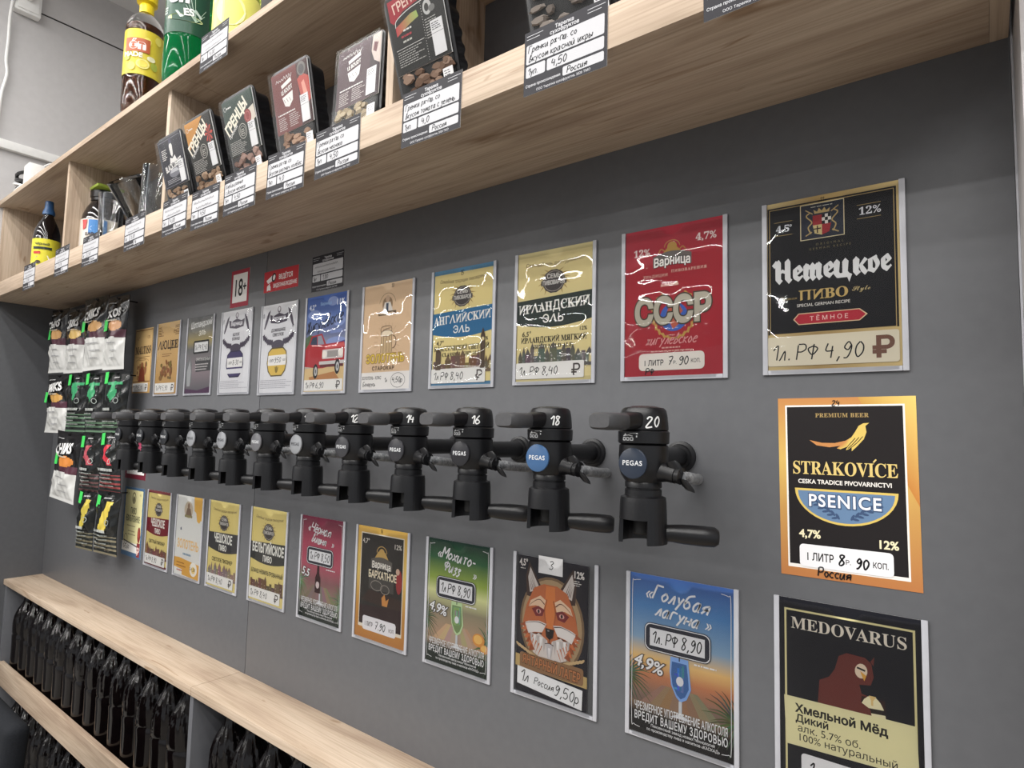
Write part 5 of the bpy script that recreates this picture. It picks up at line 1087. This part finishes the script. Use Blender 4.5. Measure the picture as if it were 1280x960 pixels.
def chips(tail, chip=(206, 160, 104), dark=(16, 14, 15)):
    def colf(u, v):
        if v > .57+.015*math.sin(9*u): return (206, 206, 203)
        if ((u-.62)/.26)**2+((v-.41)/.075)**2 < 1: return chip
        if v > .47 and u > .45: return (78, 44, 56)
        return dark
    def art(A):
        w_, h_ = A.w, A.h; k = w_/120
        A.L('lettering').text(tail, w_*.5, h_*.30, 22*k, (226, 226, 224), maxw=w_*.86, sx=.8, track=.05, bold=.05, rot=-7, shear=.1).bars(w_*.2, w_*.8, h_*.335, 1, 4, 3.4, (200, 190, 170)).bars(w_*.15, w_*.5, h_*.09, 1, 4, 3, (170, 170, 170))
        A.bars(w_*.35, w_*.85, h_*.64, 1, 4, 3, (130, 130, 134)).bars(w_*.5, w_*.88, h_*.74, 1, 4, 3, (140, 140, 144)).bars(w_*.45, w_*.85, h_*.84, 1, 4, 3, (140, 140, 144)); return A
    return colf, art
def jerky(main, low, deco):
    def colf(u, v):
        if v > .70: return low if int(v*28) % 2 else (30, 34, 32)
        if deco == 'bull' and abs(u-.5) < .18*(1-abs(v-.33)/.2) and .16 < v < .50: return main
        if deco == 'bull' and .17 < v < .22 and abs(u-.5) < .32: return main
        if deco == 'strips' and .22 < v < .55 and abs(u-.55-.12*math.sin(14*v)) < .12: return main
        if deco == 'stick' and .16 < v < .62 and abs(u-.62+.35*(v-.3)) < .13: return main
        return (15, 17, 17)
    def art(A):
        w_, h_ = A.w, A.h; A.L('lettering').bars(w_*.12, w_*.85, h_*.60, 1, 5, 8, (176, 180, 176)).bars(w_*.1, w_*.85, h_*.68, 4, 12, 3, (150, 156, 150)).bars(w_*.45, w_*.8, h_*.09, 1, 4, 4, (170, 170, 170)); A.ring(w_*.75, h_*.48, 8, 8, 2, (160, 170, 164)); return A
    return colf, art
def hang(label, px, z, w_, h_, kind, seed, **k): bag(label, px, z, w_, h_, k.pop('yaw', 6), seed, kind[0], kind[1], **k)
hang('black and white crisp bag in the far corner of the top row', -2.404, 0.39, 0.129, 0.228, chips('CHIKS'), 1, y=-.062)
hang('black and white crisp bag, second from the corner in the top row', -2.251, 0.377, 0.137, 0.221, chips('CHIKS', (222, 186, 110)), 2, y=-.056, st=None)
hang('black and white crisp bag with a bright green sticker, third in the top row', -2.06, 0.393, 0.153, 0.236, chips('CHIKS'), 3, y=-.062, tilt=-2)
hang('black and white crisp bag at the right end of the top row', -1.905, 0.38, 0.129, 0.227, chips('CIKOS', (206, 150, 100)), 4, y=-.056)
hang('black and white crisp bag left of the green meat bags', -2.366, 0.155, 0.159, 0.205, chips('CHIKS', (196, 150, 80)), 5, y=-.062)
gb = ((58, 150, 100), (96, 124, 100), 'bull')
hang('dark bag with a green bull, left one of the green three', -2.202, 0.155, 0.139, 0.198, jerky(*gb), 6, st=(.02, .12))
hang('dark bag with a green bull, middle one of the green three', -2.04, 0.148, 0.116, 0.189, jerky(*gb), 7, st=(.0, .10))
hang('dark bag with a green bull, right one of the green three', -1.879, 0.146, 0.142, 0.185, jerky(*gb), 8, st=(.02, .10))
hang('small black and white crisp bag, lowest of its kind', -2.218, -0.046, 0.174, 0.228, chips('CHIKS', (206, 130, 60)), 9, y=-.062, tilt=5)
hang('dark bag with pink meat strips left of the red one', -2.044, -0.042, 0.124, 0.185, jerky((170, 74, 84), (96, 66, 66), 'strips'), 10, st=(.12, .16))
hang('dark bag with red meat strips beside the leftmost tap', -1.883, -0.035, 0.126, 0.184, jerky((206, 50, 66), (140, 60, 60), 'strips'), 11, st=(.12, .13))
hang('dark bag with a small yellow stick, bottom left of the bags', -2.044, -0.222, 0.108, 0.186, jerky((190, 172, 70), (110, 104, 84), 'stick'), 12, st=(.05, .14))
hang('dark bag with a long yellow stick, bottom right of the bags', -1.879, -0.214, 0.137, 0.186, jerky((206, 184, 76), (120, 112, 92), 'stick'), 13, st=(.08, .17))

# ------------------------------------------------------------------ socket, plug, cable duct and cables at the upper left
t = thing('wall_socket', 'white double wall socket with a plug at the upper left', 'socket', (WX, -.193, 1.545))
obj('socket_plate', MB().box(0, .036, -.041, .041, -.050, .06), M['white'], t, bevel=.009)
obj('socket_face', MB().box(.036, .040, -.032, .032, -.040, .05), M['white'], t, bevel=.003)
t = thing('plug_cable', 'white cable with a plug hanging from the wall socket', 'cable', (WX, 0, 0))
obj('plug', MB().lathe([(.016, .040), (.020, .042), (.020, .060), (.012, .070), (.006, .074)], 20, (0, -.198, 1.560), axis=0), M['white'], t)
cord = [(.070, -.198, 1.560), (.072, -.215, 1.572), (.050, -.236, 1.548), (.022, -.240, 1.47), (.016, -.238, 1.377), (.015, -.239, 1.30), (.015, -.233, 1.25), (.015, -.243, 1.176), (.018, -.247, 1.11), (.024, -.249, 1.022)]
obj('cable', MB().tube(bez(cord, 8), .0052, 10), M['white'], t)
t = tag(obj('cable_duct', MB().box(WX, WX+.022, -.80, -.035, .972, 1.004), M['white'], bevel=.002), 'white plastic cable duct along the left wall', 'cable duct')
t = thing('white_cable', 'white cable loop coming over the duct end', 'cable', (0, 0, 0)); obj('cable', MB().tube(bez([(-2.55, -.165, ZT+.005), (-2.53, -.155, .86), (-2.545, -.10, .945), (-2.55, -.04, .955), (-2.56, -.02, .90), (-2.55, -.03, ZT+.006)], 8), .004, 8), M['white'], t)
t = thing('power_adapter', 'small white power adapter on the left end of the top board', 'adapter', (-2.33, -.190, ZT))
obj('casing', MB().box(-.03, .03, -.022, .022, .001, .080), M['white'], t, bevel=.005); obj('cable', MB().tube(bez([(-.03, 0, .03), (-.045, .012, .035), (-.05, .03, .012), (-.02, .06, .006), (.02, .10, .01)], 8), .004, 8), M['white'], t)
t = thing('cable_coil', 'tangle of black and white cables on the left end of the top board', 'cable', (-2.505, -.145, ZT))
obj('black_cable', MB().tube([(.075*math.cos(a*.35), .05*math.sin(a*.35), .008+.085*abs(math.sin(a*.11))) for a in range(56)], .006, 8), M['black'], t)
obj('white_cable', MB().tube([(.085*math.cos(a*.33+.5), .055*math.sin(a*.33+.5), .02+.065*abs(math.cos(a*.13))) for a in range(44)], .004, 8), M['white'], t)
